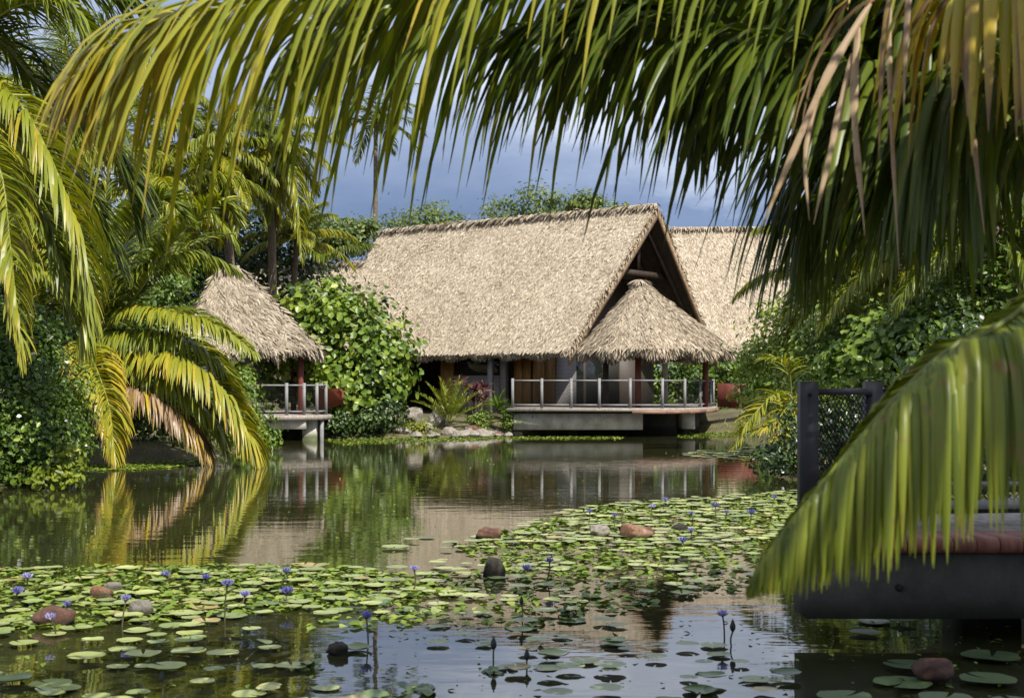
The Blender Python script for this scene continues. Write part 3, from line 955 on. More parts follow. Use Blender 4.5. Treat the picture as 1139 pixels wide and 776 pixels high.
screen('rust-red wedge of timber walkway side running from the small pavilion into the round bush', [P(352, 458, 39.6), P(405, 441, 41.5), P(407, 432, 41.5), P(352, 432, 39.6)], 0.08)
screen('red timber walkway side toned dark for shade beyond the right end of the large deck', [P(798, 452, 46.0), P(842, 455, 47.0), P(842, 427, 47.0), P(798, 426, 46.0)], 0.1, 'red_timber')  # darker timber colour stands in for the shade on this side

# ------------------------------------------------------------------ the other two houses
FB = Frame((20.0, 57.0, 0), math.radians(4))
h2 = thing('thatched_house', 'second thatched house whose broad straw roof fills the space right of the gable', 'house', FB.p(6, 5, 0.7), 'thatched pond houses')
gable_roof(h2, FB, 12.0, 11.0, 2.9, 8.95, 0.5, 1.0, 380, (0.2, 0.05))
mb = MB(); FB.box(mb, 0.8, 11.5, 1.2, 9.5, 0.3, 3.6); mb.build('wall', M['dark_board'], h2)
FC = Frame((-6.7, 60.0, 0), math.radians(30))
h3 = thing('thatched_house', 'far thatched house half hidden by palms left of the large roof', 'house', FC.p(5, 4, 0.7), 'thatched pond houses')
gable_roof(h3, FC, 10.0, 8.0, 3.0, 7.5, 0.4, 0.8, 150, (0.28, 0.06))
mb = MB(); FC.box(mb, 1.5, 9.5, 0.9, 7.0, 0.3, 3.5); mb.build('wall', M['dark_board'], h3)

# ------------------------------------------------------------------ left pavilion
pav = thing('pavilion', 'small grey-thatched pavilion on a railed platform at the left bank', 'pavilion', (-8.0, 40.6, 0))


def hip_roof(parent, corners, ridge, dens, mat, tone):
    a, b_ = ridge
    c0, c1, c2, c3 = corners     # front-left, front-right, back-right, back-left
    mb = MB()
    k = 0.985
    for (p0, p1, q1, q0) in ((a, b_, c1, c0), (b_, b_ + (c2 - c1) * 0.01, c2, c1), (b_, a, c3, c2), (a, a + (c0 - c3) * 0.01, c0, c3)):
        thatch_plane(mb, p0, p1, q1, q0, dens, tone, (0.3, 0.042), 0.2, True, 0.3)
    ridge_cap(mb, a, b_, 120, tone)
    return mb.build('roof', [M[mat], M['roof_under_shade']], parent)


cr = [np.array(x, float) for x in ((-9.6, 38.2, 2.62), (-5.55, 39.2, 2.62), (-6.6, 43.2, 2.62), (-10.7, 42.2, 2.62))]
hip_roof(pav, cr, (np.array([-8.85, 40.55, 5.02]), np.array([-8.25, 40.7, 5.12])), 420, 'thatch_old', 0.5)
for (x, y) in ((-6.2, 39.6), (-9.2, 39.0), (-6.9, 42.6), (-10.0, 41.8)):
    mb = MB(); tube(mb, [(x, y, 0.6), (x, y, 1.6), (x, y, 2.9)], 0.09, 10); mb.build('post', M['red_timber'], pav, True)
pf = [(-9.8, 38.0), (-7.0, 38.15), (-6.1, 38.35), (-5.5, 38.75), (-5.25, 39.3), (-6.2, 43.2), (-10.4, 42.2)]
mb = MB(); prism(mb, pf, 0.6, 0.74); mb.build('platform', M['deck_wood'], pav)
mb = MB(); abox(mb, -9.3, -5.9, 38.55, 38.9, 0.34, 0.598); mb.build('concrete_beam', M['concrete'], pav)
for (x, y) in ((-5.85, 39.0), (-8.6, 39.4)):
    mb = MB(); abox(mb, x - 0.2, x + 0.2, y - 0.1, y + 0.3, -1.0, 0.597); mb.build('pier', M['concrete'], pav)
mb = MB(); tube(mb, [(-5.5, 39.0, -1), (-5.5, 39.0, 0), (-5.5, 39.0, 0.598)], 0.06, 8); mb.build('pier', M['gray_paint'], pav)
railing(pav, [(-9.5, 38.15), (-8.4, 38.18), (-7.3, 38.2), (-6.42, 38.42), (-5.95, 38.62), (-5.62, 38.85), (-5.42, 39.3), (-5.7, 40.4)], 0.74, 0.92, 0.085, ('gray_paint', 'gray_paint', 'gray_paint'))

# ------------------------------------------------------------------ near deck (right, in shade)
nd = thing('near_deck', 'shaded near deck with concrete edge beam and black netted railing', 'deck', (3.5, 9.0, 0))
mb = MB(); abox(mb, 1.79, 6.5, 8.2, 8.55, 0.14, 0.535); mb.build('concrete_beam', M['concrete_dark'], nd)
mb = MB(); prism(mb, [(1.79, 8.56), (6.5, 8.56), (6.5, 12.5), (4.9, 12.5)], 0.44, 0.585); mb.build('deck_floor', M['deck_wood'], nd)
mb = MB()
x = 2.1
while x < 6.4:      # ends of the deck boards make the rounded lip
    w = 0.14
    zc = np.linspace(0, np.pi, 7)
    prof = [(8.16 - 0.05 * math.sin(a), 0.592 - 0.048 * math.cos(a)) for a in zc]
    prof += [(8.55, 0.64), (8.55, 0.545)]
    n_ = len(prof)
    v0 = [(x + 0.004, p_[0], p_[1]) for p_ in prof]; v1 = [(x + w - 0.004, p_[0], p_[1]) for p_ in prof]
    mb.add(v0 + v1, [np.arange(n_)[None], (np.arange(n_) + n_)[::-1][None], np.array([[k, k + n_, (k + 1) % n_ + n_, (k + 1) % n_] for k in range(n_)])])
    x += w
mb.build('timber_lip', M['lip_timber'], nd)
railing(nd, [(1.92, 8.75), (2.5, 9.35), (4.2, 9.6), (5.9, 9.7)], 0.585, 1.0, 0.115, ('dark_paint', 'dark_paint', 'dark_paint'), True, 'pyramid', (), 0.03, 0.05)
mb = MB(); box(mb, (2.56, 9.28, 0.70), (3.3, 0.45, 0), (0, 0.04, 0), (0, 0, 0.06)); box(mb, (2.56, 9.28, 0.86), (3.3, 0.45, 0), (0, 0.03, 0), (0, 0, 0.03))
mb.build('bottom_rail', M['lit_cap_rail_gray'], nd)
mb = MB()
for (x, z) in ((1.92, 0.72), (1.92, 0.86), (1.92, 1.5)):
    tube(mb, [(x, 8.69, z), (x, 8.68, z), (x, 8.672, z)], [0.014, 0.014, 0.009], 8)
for x in (2.35, 3.3, 4.3):
    tube(mb, [(x, 8.2, 0.33), (x, 8.185, 0.33), (x, 8.18, 0.33)], [0.022, 0.022, 0.014], 8)
mb.build('bolts', M['net'], nd)
for x in (3.0, 5.0):
    mb = MB(); abox(mb, x, x + 0.4, 9.0, 9.4, -1.0, 0.438); mb.build('pier', M['concrete_dark'], nd)

# ------------------------------------------------------------------ coconut palms of the left bank
GREEN = dict(tone=0.36)
# short palm by the water whose arching fronds fill the left middle of the picture
c1 = P(108, 372, 28.5)
D1 = 27.0
k1 = dict(W=0.06, Lmax=0.95, nl=170, droop=2.4, r0=0.035)
palm('short coconut palm at the water edge with arching yellow-green fronds and one dead brown frond', (c1[0] - 0.3, c1[1] + 0.3, 0.25), c1,
     [(60, 62, 3.6, 1.0, dict(tone=0.41)), (100, 70, 3.8, 0.8, dict(tone=0.41)), (150, 58, 3.6, 1.1, dict(tone=0.45)), (15, 55, 3.6, 1.3, dict(tone=0.43)),
      (200, 40, 3.2, 1.5, dict(tone=0.49)), (120, 30, 3.2, 1.2, dict(tone=0.42)), (40, 28, 3.2, 1.5, dict(tone=0.42)), (240, 62, 2.8, 1.4, dict(tone=0.49))],
     [([c1, P(150, 345, 27.5), P(200, 352, 26.5), P(245, 366, 26.0), P(282, 392, 25.6)], dict(k1, tone=0.56, Lmax=0.75)),
      ([c1, P(160, 392, 27.4), P(205, 400, 26.6), P(245, 430, 26.2), P(272, 478, 26.0), P(280, 500, 26.0)], dict(k1, tone=0.61, Lmax=1.15, tipdry=0.12)),
      ([c1, P(98, 388, 27.2), P(108, 412, 26.2), P(122, 455, 25.6), P(128, 512, 25.4)], dict(k1, tone=0.64, Lmax=0.9, tipdry=0.2, droop=2.2)),
      ([c1, P(112, 400, 27.0), P(120, 440, 26.4), P(125, 500, 26.2)], dict(k1, tone=0.67, Lmax=0.7, tipdry=0.2, droop=2.4)),
      ([c1, P(140, 428, 27.0), P(175, 445, 26.6), P(210, 475, 26.4), P(232, 512, 26.3)], dict(k1, tone=0.925, Lmax=0.95, droop=2.6, rt=0.9, tipdry=-0.03)),
      ([c1, P(120, 320, 27.0), P(150, 250, 26.4), P(180, 222, 26), P(212, 248, 26)], dict(k1, tone=0.39, Lmax=0.7, droop=0.6)),
      ([c1, P(150, 330, 27.4), P(195, 265, 27), P(242, 228, 26.6), P(266, 246, 26.6)], dict(k1, tone=0.51, Lmax=0.7, droop=1.0)),
      ([c1, P(140, 320, 27.4), P(180, 293, 27), P(225, 285, 27), P(266, 304, 27)], dict(k1, tone=0.45, Lmax=0.7)),
      ([c1, P(150, 372, 27.6), P(200, 378, 27.0), P(240, 405, 26.8), P(262, 450, 26.6)], dict(k1, tone=0.46, Lmax=1.1)),
      ([c1, P(140, 400, 27.6), P(185, 420, 27.0), P(225, 455, 26.8), P(250, 498, 26.8)], dict(k1, tone=0.5, Lmax=1.05)),
      ([c1, P(92, 395, 27.6), P(80, 420, 27.2), P(72, 455, 27.0), P(70, 495, 27.0)], dict(k1, tone=0.5, Lmax=0.8, droop=2.4)),
      ([c1, P(88, 320, 28.0), P(60, 270, 27.5), P(20, 245, 27.2), P(-20, 250, 27)], dict(k1, tone=0.44, Lmax=0.8)),
      ([c1, P(80, 350, 27.6), P(45, 310, 27.0), P(15, 290, 26.6), P(-15, 300, 26.4)], dict(k1, tone=0.47, Lmax=0.8))])

# tall palm standing left of the frame, its fronds sweep in at the top left
c2 = P(-60, 90, 20.0)
k2 = dict(W=0.055, Lmax=0.95, nl=160, droop=1.4, r0=0.035)
palm('tall coconut palm at far left whose long fronds sweep down from the top corner', (c2[0] - 0.8, c2[1] + 1.0, 0.5), c2,
     [(170, 60, 4.2, 1.2, {}), (230, 40, 4.0, 1.4, {}), (120, 75, 4.2, 1.0, {}), (80, 35, 4.2, 1.6, dict(tone=0.34)), (300, 65, 4.0, 1.2, {})],
     [([c2, P(-10, 92, 19.6), P(25, 120, 19.3), P(60, 185, 19.1), P(86, 260, 19.0), P(92, 345, 19.0), P(88, 372, 19.0)], dict(k2, tone=0.56, droop=2.2, Lmax=1.0)),
      ([c2, P(-20, 35, 20), P(40, -15, 20.2), P(110, -10, 20.4), P(160, 20, 20.6), P(188, 45, 20.7)], dict(k2, tone=0.31, Lmax=1.25, droop=1.6)),
      ([c2, P(-10, 40, 20.4), P(40, 90, 20.8), P(90, 135, 21), P(135, 190, 21.2), P(150, 250, 21.3)], dict(k2, tone=0.29, Lmax=1.3, droop=1.5)),
      ([c2, P(-30, 50, 19.8), P(10, 10, 19.6), P(60, 5, 19.5), P(95, 40, 19.4), P(110, 85, 19.4)], dict(k2, tone=0.44, Lmax=1.0, droop=1.7)),
      ([c2, P(-30, 140, 18.8), P(0, 190, 18.4), P(12, 280, 18.2), P(24, 400, 18.1)], dict(k2, tone=0.54, Lmax=0.8, droop=2.4, tipdry=0.2)),
      ([c2, P(-20, 170, 19.6), P(30, 215, 19.4), P(62, 280, 19.3), P(72, 350, 19.3)], dict(k2, tone=0.40, Lmax=0.8, droop=1.3)),
      ([c2, P(-30, 110, 20.6), P(30, 160, 21), P(90, 220, 21.4), P(135, 300, 21.6)], dict(k2, tone=0.34, Lmax=1.1, droop=1.3))])

# two palms behind the pavilion
ka = dict(nl=105, W=0.05, Lmax=0.85, droop=2.8, r0=0.035)


def crownset(n, L, seed, lo=-35, hi=75, tone=0.36):
    rg = np.random.default_rng(seed)
    out = []
    for i in range(n):
        f = i / (n - 1)
        el = hi + (lo - hi) * f
        out.append((i * 137.5 + rg.normal(0, 8), el, L * (0.85 + 0.25 * rg.random()), 1.2 + 0.5 * rg.random(),
                    dict(ka, tone=tone + 0.14 * f + rg.normal(0, 0.04), Lmax=L * 0.23)))
    return out


c3 = P(238, 165, 45.0)
palm('coconut palm with shaggy hanging fronds directly behind the pavilion peak', (c3[0] + 0.4, 45.3, 0.7), c3, crownset(30, 3.0, 3, lo=-85, hi=60, tone=0.46),
     [([c3, P(250, 190, 44.5), P(262, 215, 44), P(262, 262, 43.8)], dict(ka, tone=0.55, Lmax=0.7, droop=2.5))], r=0.17)
c4 = P(303, 160, 47.0)
palm('coconut palm with drooping yellow fronds between pavilion and round bush', (c4[0] + 0.1, 47.5, 0.7), c4, crownset(30, 2.7, 9, lo=-85, hi=60, tone=0.48),
     [([c4, P(318, 178, 46), P(330, 215, 45.6), P(336, 290, 45.4)], dict(ka, tone=0.57, Lmax=0.9, droop=2.4))], r=0.16)
c5 = P(170, 205, 41.0)
palm('leaning coconut palm with deep green crown left of the pavilion', (c5[0] - 0.6, 41.5, 0.7), c5, crownset(20, 3.8, 21, tone=0.46, lo=-60), r=0.15)
c6 = P(330, 265, 50.0)
palm('low young coconut palm with feathery fronds over the round bush', (c6[0] + 0.2, 50.2, 0.8), c6, crownset(14, 2.6, 33, lo=-10, tone=0.45), 
     [([c6, P(360, 285, 49), P(385, 275, 48.5), P(420, 272, 48.3)], dict(ka, tone=0.34, Lmax=0.7)),], r=0.12)
c7 = P(20, 200, 36.0)
palm('dark green coconut palm filling the gap behind the left edge shrubs', (c7[0], 36.3, 0.7), c7, crownset(20, 4.0, 41, tone=0.44), r=0.15)
c8 = P(85, 120, 44.0)
palm('tall coconut palm seen through the fronds at upper left', (c8[0], 44.3, 0.7), c8, crownset(19, 4.3, 47, tone=0.42, lo=-60), r=0.15)
# far coconut palm against the sky
c9 = P(418, 132, 85.0)
palm('lone distant coconut palm with thin pale trunk against the blue sky', (c9[0] - 0.1, 85, 1.0), c9,
     [(i * 137.5, 60 - 6 * i, 3.6, 1.7, dict(nl=40, W=0.1, Lmax=0.9, tone=0.38, seg=3, droop=1.6)) for i in range(15)], r=0.16, bend=0.1)
# palms on the right bank
c10 = P(930, 300, 31.0)
palm('coconut palm on the right bank with yellowing lower fronds behind the shrubs', (c10[0] + 0.5, 31.5, 0.6), c10, crownset(18, 2.5, 55, lo=-50, tone=0.42), r=0.14)
c11 = P(1010, 285, 29.0)
palm('dark coconut palm on the right bank nearest the railing', (c11[0] + 0.3, 29.4, 0.6), c11, crownset(16, 2.8, 61, lo=-40, tone=0.38), r=0.13)
c12 = P(1110, 250, 25.0)
palm('deep green coconut palm at the far right behind the hanging fronds', (c12[0] + 0.3, 25.5, 0.6), c12, crownset(16, 3.2, 65, lo=-40, tone=0.26), r=0.13)
c13 = P(868, 470, 25.0)
palm('stemless young palm with lime yellow fronds at the right water edge', (c13[0] + 0.2, 25.3, 0.1), (c13[0] + 0.2, 25.2, 0.45),
     [], [([(c13[0] + 0.2, 25.2, 0.4), P(868, 440, 24.6), P(838, 462, 24.2), P(815, 500, 24)], dict(nl=50, W=0.04, Lmax=0.5, tone=0.6, droop=1.2)),
          ([(c13[0] + 0.2, 25.2, 0.4), P(880, 430, 25), P(872, 405, 24.8), P(850, 400, 24.6)], dict(nl=50, W=0.04, Lmax=0.55, tone=0.55, droop=1.2)),
          ([(c13[0] + 0.2, 25.2, 0.4), P(885, 445, 24.6), P(862, 470, 24.0), P(842, 480, 23.8)], dict(nl=50, W=0.04, Lmax=0.5, tone=0.62, droop=1.4)),
          ([(c13[0] + 0.2, 25.2, 0.4), P(905, 440, 24.6), P(930, 450, 24.2), P(945, 480, 24)], dict(nl=50, W=0.04, Lmax=0.5, tone=0.5, droop=1.4)),
          ([(c13[0] + 0.2, 25.2, 0.4), P(876, 460, 24.4), P(868, 485, 23.9), P(880, 505, 23.8)], dict(nl=50, W=0.04, Lmax=0.45, tone=0.64, droop=1.4))], r=0.09, cat='palm')

# ------------------------------------------------------------------ foreground palm: stands right of the frame
c0 = np.array([2.9, 4.6, 2.75])
NEAR = dict(nl=88, W=0.042, seg=6, fold=True, r0=0.03, droop=2.0)
fg = palm('foreground coconut palm hanging its long fronds across the top and right of the view', (3.15, 4.7, 0.35), c0,
     [(-20, 60, 4.2, 1.0, dict(NEAR)), (-60, 30, 4.0, 1.2, dict(NEAR)),
      (0, 20, 3.8, 1.4, dict(NEAR)), (-112, 36, 4.0, 0.6, dict(NEAR)), (-90, 45, 4.2, 0.7, dict(NEAR)), (-80, 30, 4.2, 0.8, dict(NEAR)), (-107, 24, 4.0, 0.5, dict(NEAR)), (-118, 20, 3.6, 0.5, dict(NEAR)), (-99, 17, 3.6, 0.4, dict(NEAR))],  # rearward fronds, out of view, added to shade the low frond
     [  # the long fronds across the top: green by the stem, yellow towards the tip
      ([c0, (1.9, 4.85, 3.18), (0.8, 5.0, 3.26), (-0.1, 5.0, 3.18), (-0.75, 5.0, 3.05), P(205, 24, 5.0), P(140, 56, 5.0), P(88, 92, 5.0)],
       dict(NEAR, nl=130, Lmax=1.2, tone=0.48, tone_tip=0.34, tipdry=0.1, W=0.036, droop=2.9, vup=0.2, lvar=0.16, prof=([0, .2, .5, .62, .72, .82, .91, 1], [.6, .9, 1, .8, .58, .4, .25, .2]))),
      ([c0, (1.9, 5.2, 3.3), (0.9, 5.5, 3.42), (0.1, 5.6, 3.36), (-0.4, 5.6, 3.25), (-0.8, 5.6, 3.05)],
       dict(NEAR, nl=95, Lmax=1.35, tone=0.3, tone_tip=0.2, W=0.04, droop=2.6, lmin=0.35, vup=0.1, lvar=0.16)),
      # second frond below, darker
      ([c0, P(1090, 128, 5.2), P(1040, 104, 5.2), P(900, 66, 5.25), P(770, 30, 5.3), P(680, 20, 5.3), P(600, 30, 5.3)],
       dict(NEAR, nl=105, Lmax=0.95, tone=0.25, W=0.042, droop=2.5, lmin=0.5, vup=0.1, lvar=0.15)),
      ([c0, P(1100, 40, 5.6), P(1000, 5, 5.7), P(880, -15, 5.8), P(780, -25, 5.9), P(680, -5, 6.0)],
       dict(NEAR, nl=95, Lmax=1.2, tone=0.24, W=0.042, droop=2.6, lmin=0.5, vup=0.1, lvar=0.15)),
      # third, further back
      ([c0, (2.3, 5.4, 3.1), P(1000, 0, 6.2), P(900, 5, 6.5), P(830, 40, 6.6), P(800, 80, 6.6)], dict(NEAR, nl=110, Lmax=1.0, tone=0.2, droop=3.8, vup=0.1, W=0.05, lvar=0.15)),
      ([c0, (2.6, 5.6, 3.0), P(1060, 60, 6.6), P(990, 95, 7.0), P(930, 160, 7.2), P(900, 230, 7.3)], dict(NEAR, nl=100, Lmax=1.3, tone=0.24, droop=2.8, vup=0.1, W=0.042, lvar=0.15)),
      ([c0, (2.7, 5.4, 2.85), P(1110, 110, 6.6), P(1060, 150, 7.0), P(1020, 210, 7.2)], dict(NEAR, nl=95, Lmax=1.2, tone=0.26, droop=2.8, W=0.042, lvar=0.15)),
      ([c0, (2.6, 4.5, 2.8), P(1120, 60, 4.6), P(1070, 100, 4.6), P(1040, 150, 4.6)], dict(NEAR, nl=70, Lmax=0.85, tone=0.3, droop=4)),
      # rising frond whose slanting leaflets let the sky through
      ([c0, (2.6, 5.6, 3.4), P(1090, -20, 7.0), P(960, -40, 7.6), P(840, -10, 8)], dict(NEAR, nl=90, Lmax=0.9, tone=0.2, droop=1.0)),
      # low frond in front at the lower right
      ([c0, (1.85, 3.6, 2.25), P(1139, 343, 3.15), P(1060, 385, 3.05), P(985, 455, 3.0), P(905, 550, 2.98), P(855, 612, 2.97), P(832, 655, 2.97)],
       dict(NEAR, nl=280, Lmax=0.47, tone=0.47, W=0.022, droop=9, r0=0.012, rt=0.15, vup=0.0, jit=0.05, lvar=0.1, prof=([0, .4, .55, .66, .76, .86, 1], [.9, 1, .85, .58, .36, .2, .05]))),
      # yellow drooping frond at the right edge
      ([c0, (2.2, 4.2, 3.05), P(1170, -60, 4.1), P(1110, -45, 4.0), P(1075, -10, 3.95)], dict(NEAR, nl=34, Lmax=0.85, tone=0.72, droop=5.5, W=0.045, tipdry=0.15)),
      # dead frond with a few withered leaflets
      ([c0, (2.0, 4.4, 3.05), P(1060, -50, 4.3), P(1000, -20, 4.25), P(962, 8, 4.25)], dict(NEAR, nl=14, Lmax=0.8, tone=0.9, droop=4, W=0.022, rt=0.9, keep=0.6)),
     ], r=0.15, group='coconut palms round the pond')
palm('unseen tall coconut palm added behind the viewpoint to shade the near deck', (8.2, 2.0, 0.6), (7.5, 2.6, 7.2),
     [(i * 137.5, 75 - 2.6 * i, 3.6, 0.8, dict(nl=75, W=0.06, Lmax=1.0, tone=0.3, droop=1.5)) for i in range(26)], r=0.15)  # unseen palm put in to block the sun over the near deck
# withered leaflets of the dead frond's end, long and brown
mb = MB()
for (a, c, d, w, tn) in (((968, 4), (915, 95), (838, 275), 0.036, 1.0), ((955, 30), (950, 120), (962, 262), 0.035, 1.0), ((948, 60), (928, 150), (905, 250), 0.03, 1.0),
                         ((990, -5), (990, 100), (1000, 300), 0.022, 1.0), ((1060, -5), (1075, 90), (1095, 260), 0.03, 1.0), ((912, 100), (896, 170), (900, 245), 0.02, 0.98)):
    c_ = spline([P(*a, 4.25), P(*c, 4.2), P(*d, 4.15)], 12)
    wd = np.interp(np.linspace(0, 1, 12), [0, 0.3, 0.7, 1], [0.5, 1, 0.75, 0.1]) * w * 0.38 * (1 + 0.18 * np.sin(np.arange(12) * 1.7))
    T_ = nrm(np.gradient(c_, axis=0)); S_ = nrm(np.cross(T_, [0.2, 1, 0.1]))
    v = np.concatenate([c_ - S_ * wd[:, None], c_ + np.array([0, -0.006, 0]), c_ + S_ * wd[:, None]])
    i = np.arange(11)
    mb.add(v, [np.stack([i, i + 1, i + 13, i + 12], 1), np.stack([i + 12, i + 13, i + 25, i + 24], 1)], tn)
mb.build('withered_leaflets', M['palm'], fg)['label'] = 'withered brown leaflets of the dead frond'

# ------------------------------------------------------------------ bushes and trees
def B(u, v, Y): return P(u, v, Y)


bush('round_bush', 'big round bright green bush between the pavilion and the large roof', 'bush', (-4.8, 42.6, 0.45),
     [(P(385, 385, 42.3), (1.5, 1.5, 1.6)), (P(350, 345, 43), (1.1, 1.2, 1.0)), (P(425, 400, 42), (0.95, 1.0, 1.1)), (P(395, 430, 41.8), (1.5, 1.1, 0.7)), (P(330, 400, 43), (1.3, 1.2, 1.3))],
     360, 24, 0.20, M['leaf_mid'], 0.58, 0.21, asp=0.85, trunk=(0.8, 0.12), nbr=18, brr=0.05, tvar=0.22)
bush('low_bush', 'low dark green bush under the bright round bush beside the lawn bank', 'bush', (-4.6, 41.4, 0.2),
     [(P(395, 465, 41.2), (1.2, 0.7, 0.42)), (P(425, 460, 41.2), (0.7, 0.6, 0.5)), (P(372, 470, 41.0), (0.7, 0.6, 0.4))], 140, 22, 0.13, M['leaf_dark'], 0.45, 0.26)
bush('flowering_shrub', 'large dark shrub dotted with white blossoms at the left edge of the pond', 'shrub', (-8.8, 21.8, 0.25),
     [(P(30, 430, 21.6), (0.95, 0.9, 0.9)), (P(-20, 460, 21.3), (1.0, 1.0, 1.2)), (P(50, 480, 21.2), (0.65, 0.7, 0.65)), (P(20, 505, 20.8), (0.85, 0.7, 0.55)), (P(72, 515, 20.9), (0.35, 0.4, 0.4)), (P(10, 380, 21.8), (0.7, 0.7, 0.6))],
     560, 30, 0.085, M['leaf_mid'], 0.33, 0.22, nbr=16, flowers=60, tvar=0.2)
bush('creeping_bush', 'lime leaved creeper at the foot of the flowering shrub by the water', 'shrub', G(70, 535, 0.05) + [0, 0.5, 0],
     [(P(78, 510, 20.4), (0.22, 0.3, 0.25)), (P(60, 530, 20.2), (0.4, 0.3, 0.15))], 40, 16, 0.1, M['leaf_yellow'], 0.35, 0.3, nbr=4)
bush('hedge_bush', 'shadowed bush behind the arching fronds of the short palm', 'bush', (-9.0, 29.8, 0.4),
     [(P(150, 440, 29.5), (1.5, 1.0, 1.0)), (P(210, 460, 30), (1.0, 1.0, 0.8)), (P(80, 420, 29.5), (1.5, 1, 1.3))], 260, 26, 0.12, M['leaf_mid'], 0.35, 0.25)
bush('vine_bush', 'light green leafy vine bush spilling to the water beside the pavilion railing', 'bush', (-6.9, 33.5, 0.2),
     [(P(275, 470, 33.0), (0.55, 0.7, 0.75)), (P(292, 490, 32.8), (0.4, 0.5, 0.35)), (P(262, 430, 33.4), (0.5, 0.6, 0.6))], 130, 22, 0.11, M['leaf_mid'], 0.5, 0.25)
bush('small_tree', 'small leafy tree between the palms left of the pavilion roof', 'tree', (-11.4, 38.5, 0.6),
     [(P(165, 310, 38), (1.1, 1.1, 1.2)), (P(150, 360, 37.8), (1.3, 1.2, 1.2)), (P(190, 400, 38), (0.9, 1.0, 0.8))], 220, 24, 0.14, M['leaf_mid'], 0.38, 0.24, trunk=(1.2, 0.1))
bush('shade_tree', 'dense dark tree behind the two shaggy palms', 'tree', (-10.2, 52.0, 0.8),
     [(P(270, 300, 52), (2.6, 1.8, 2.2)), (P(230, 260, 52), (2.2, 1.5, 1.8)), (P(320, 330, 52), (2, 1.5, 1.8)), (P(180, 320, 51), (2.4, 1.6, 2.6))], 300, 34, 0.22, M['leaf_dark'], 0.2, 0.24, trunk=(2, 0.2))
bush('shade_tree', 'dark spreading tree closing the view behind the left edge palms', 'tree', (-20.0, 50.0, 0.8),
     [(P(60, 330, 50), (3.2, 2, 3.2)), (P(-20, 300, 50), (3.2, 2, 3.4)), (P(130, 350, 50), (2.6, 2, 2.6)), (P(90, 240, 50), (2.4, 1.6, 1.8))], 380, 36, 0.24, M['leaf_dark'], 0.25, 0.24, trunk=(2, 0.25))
# behind the roofs
bush('garden_hedge', 'trimmed sunlit hedge tree between the far roof and the large roof', 'tree', P(375, 430, 66) * [1, 1, 0] + [0, 0, 0.9],
     [(P(370, 266, 66), (1.7, 1.2, 0.9)), (P(398, 262, 66), (1.0, 1.2, 0.8)), (P(345, 258, 66), (1.2, 1.2, 1.0))], 150, 30, 0.22, M['leaf_far'], 0.6, 0.25, trunk=(5, 0.2))
bush('distant_tree', 'rounded distant tree rising over the left part of the large ridge', 'tree', P(475, 430, 75) * [1, 1, 0] + [0, 0, 0.9],
     [(P(472, 247, 75), (1.6, 1.4, 1.0)), (P(500, 252, 75), (1.2, 1, 0.6)), (P(445, 252, 75), (1, 1, 0.6))], 90, 22, 0.2, M['leaf_far'], 0.65, 0.3, trunk=(7, 0.2))
bush('distant_tree', 'broad distant tree rising over the middle of the large ridge', 'tree', P(585, 430, 72) * [1, 1, 0] + [0, 0, 0.9],
     [(P(560, 240, 72), (1.5, 1.2, 0.8)), (P(595, 228, 72), (1.3, 1.2, 0.9)), (P(620, 236, 72), (1.2, 1, 0.7))], 95, 20, 0.2, M['leaf_far'], 0.65, 0.3, trunk=(7, 0.2))
bush('distant_tree', 'yellowish distant tree over the ridge just left of the gable peak', 'tree', P(648, 430, 72) * [1, 1, 0] + [0, 0, 0.9],
     [(P(648, 228, 72), (1.0, 1.0, 0.6)), (P(680, 236, 72), (1.0, 1, 0.5))], 80, 24, 0.2, M['leaf_far'], 0.75, 0.25, trunk=(7, 0.2))
for (u, v, Y, lab) in ((250, 330, 78, 'far tree mass behind the shaggy palms'), (900, 330, 75, 'far dark tree beyond the second roof'), (1030, 300, 60, 'far dark tree behind the right bank palms'), (1150, 300, 55, 'far dark tree beyond the right edge'), (-60, 300, 70, 'far tree beyond the left edge palms')):
    c = P(u, v, Y)
    bush('distant_tree', lab, 'tree', (c[0], Y, 0.9), [(c, (4.0, 2, 3.4)), (c + [2.5, 0, -1], (3, 2, 3)), (c + [-2.8, 0, -0.6], (3, 2, 3))], 260, 28, 0.34, M['leaf_far'], 0.3, 0.22, trunk=(3, 0.3))
bush('garden_shrub', 'leafy shrub seen through the open porch behind the deck', 'shrub', (9.2, 54.5, 0.6),
     [(np.array([8.6, 54.5, 1.6]), (1.6, 0.8, 1.5)), (np.array([10.8, 54.5, 1.7]), (1.6, 0.8, 1.6)), (np.array([13, 54, 1.7]), (1.6, 0.8, 1.6)), (np.array([7.6, 53.4, 1.2]), (0.8, 0.6, 0.9)), (np.array([6.8, 55, 1.5]), (1.0, 0.6, 1.3)), (np.array([5.4, 55, 1.5]), (1.0, 0.6, 1.3)), (np.array([6.3, 55.6, 2.1]), (1.2, 0.6, 0.9)), (np.array([7.4, 55.6, 2.2]), (1.0, 0.6, 0.9))], 420, 24, 0.2, M['leaf_mid'], 0.4, 0.25)
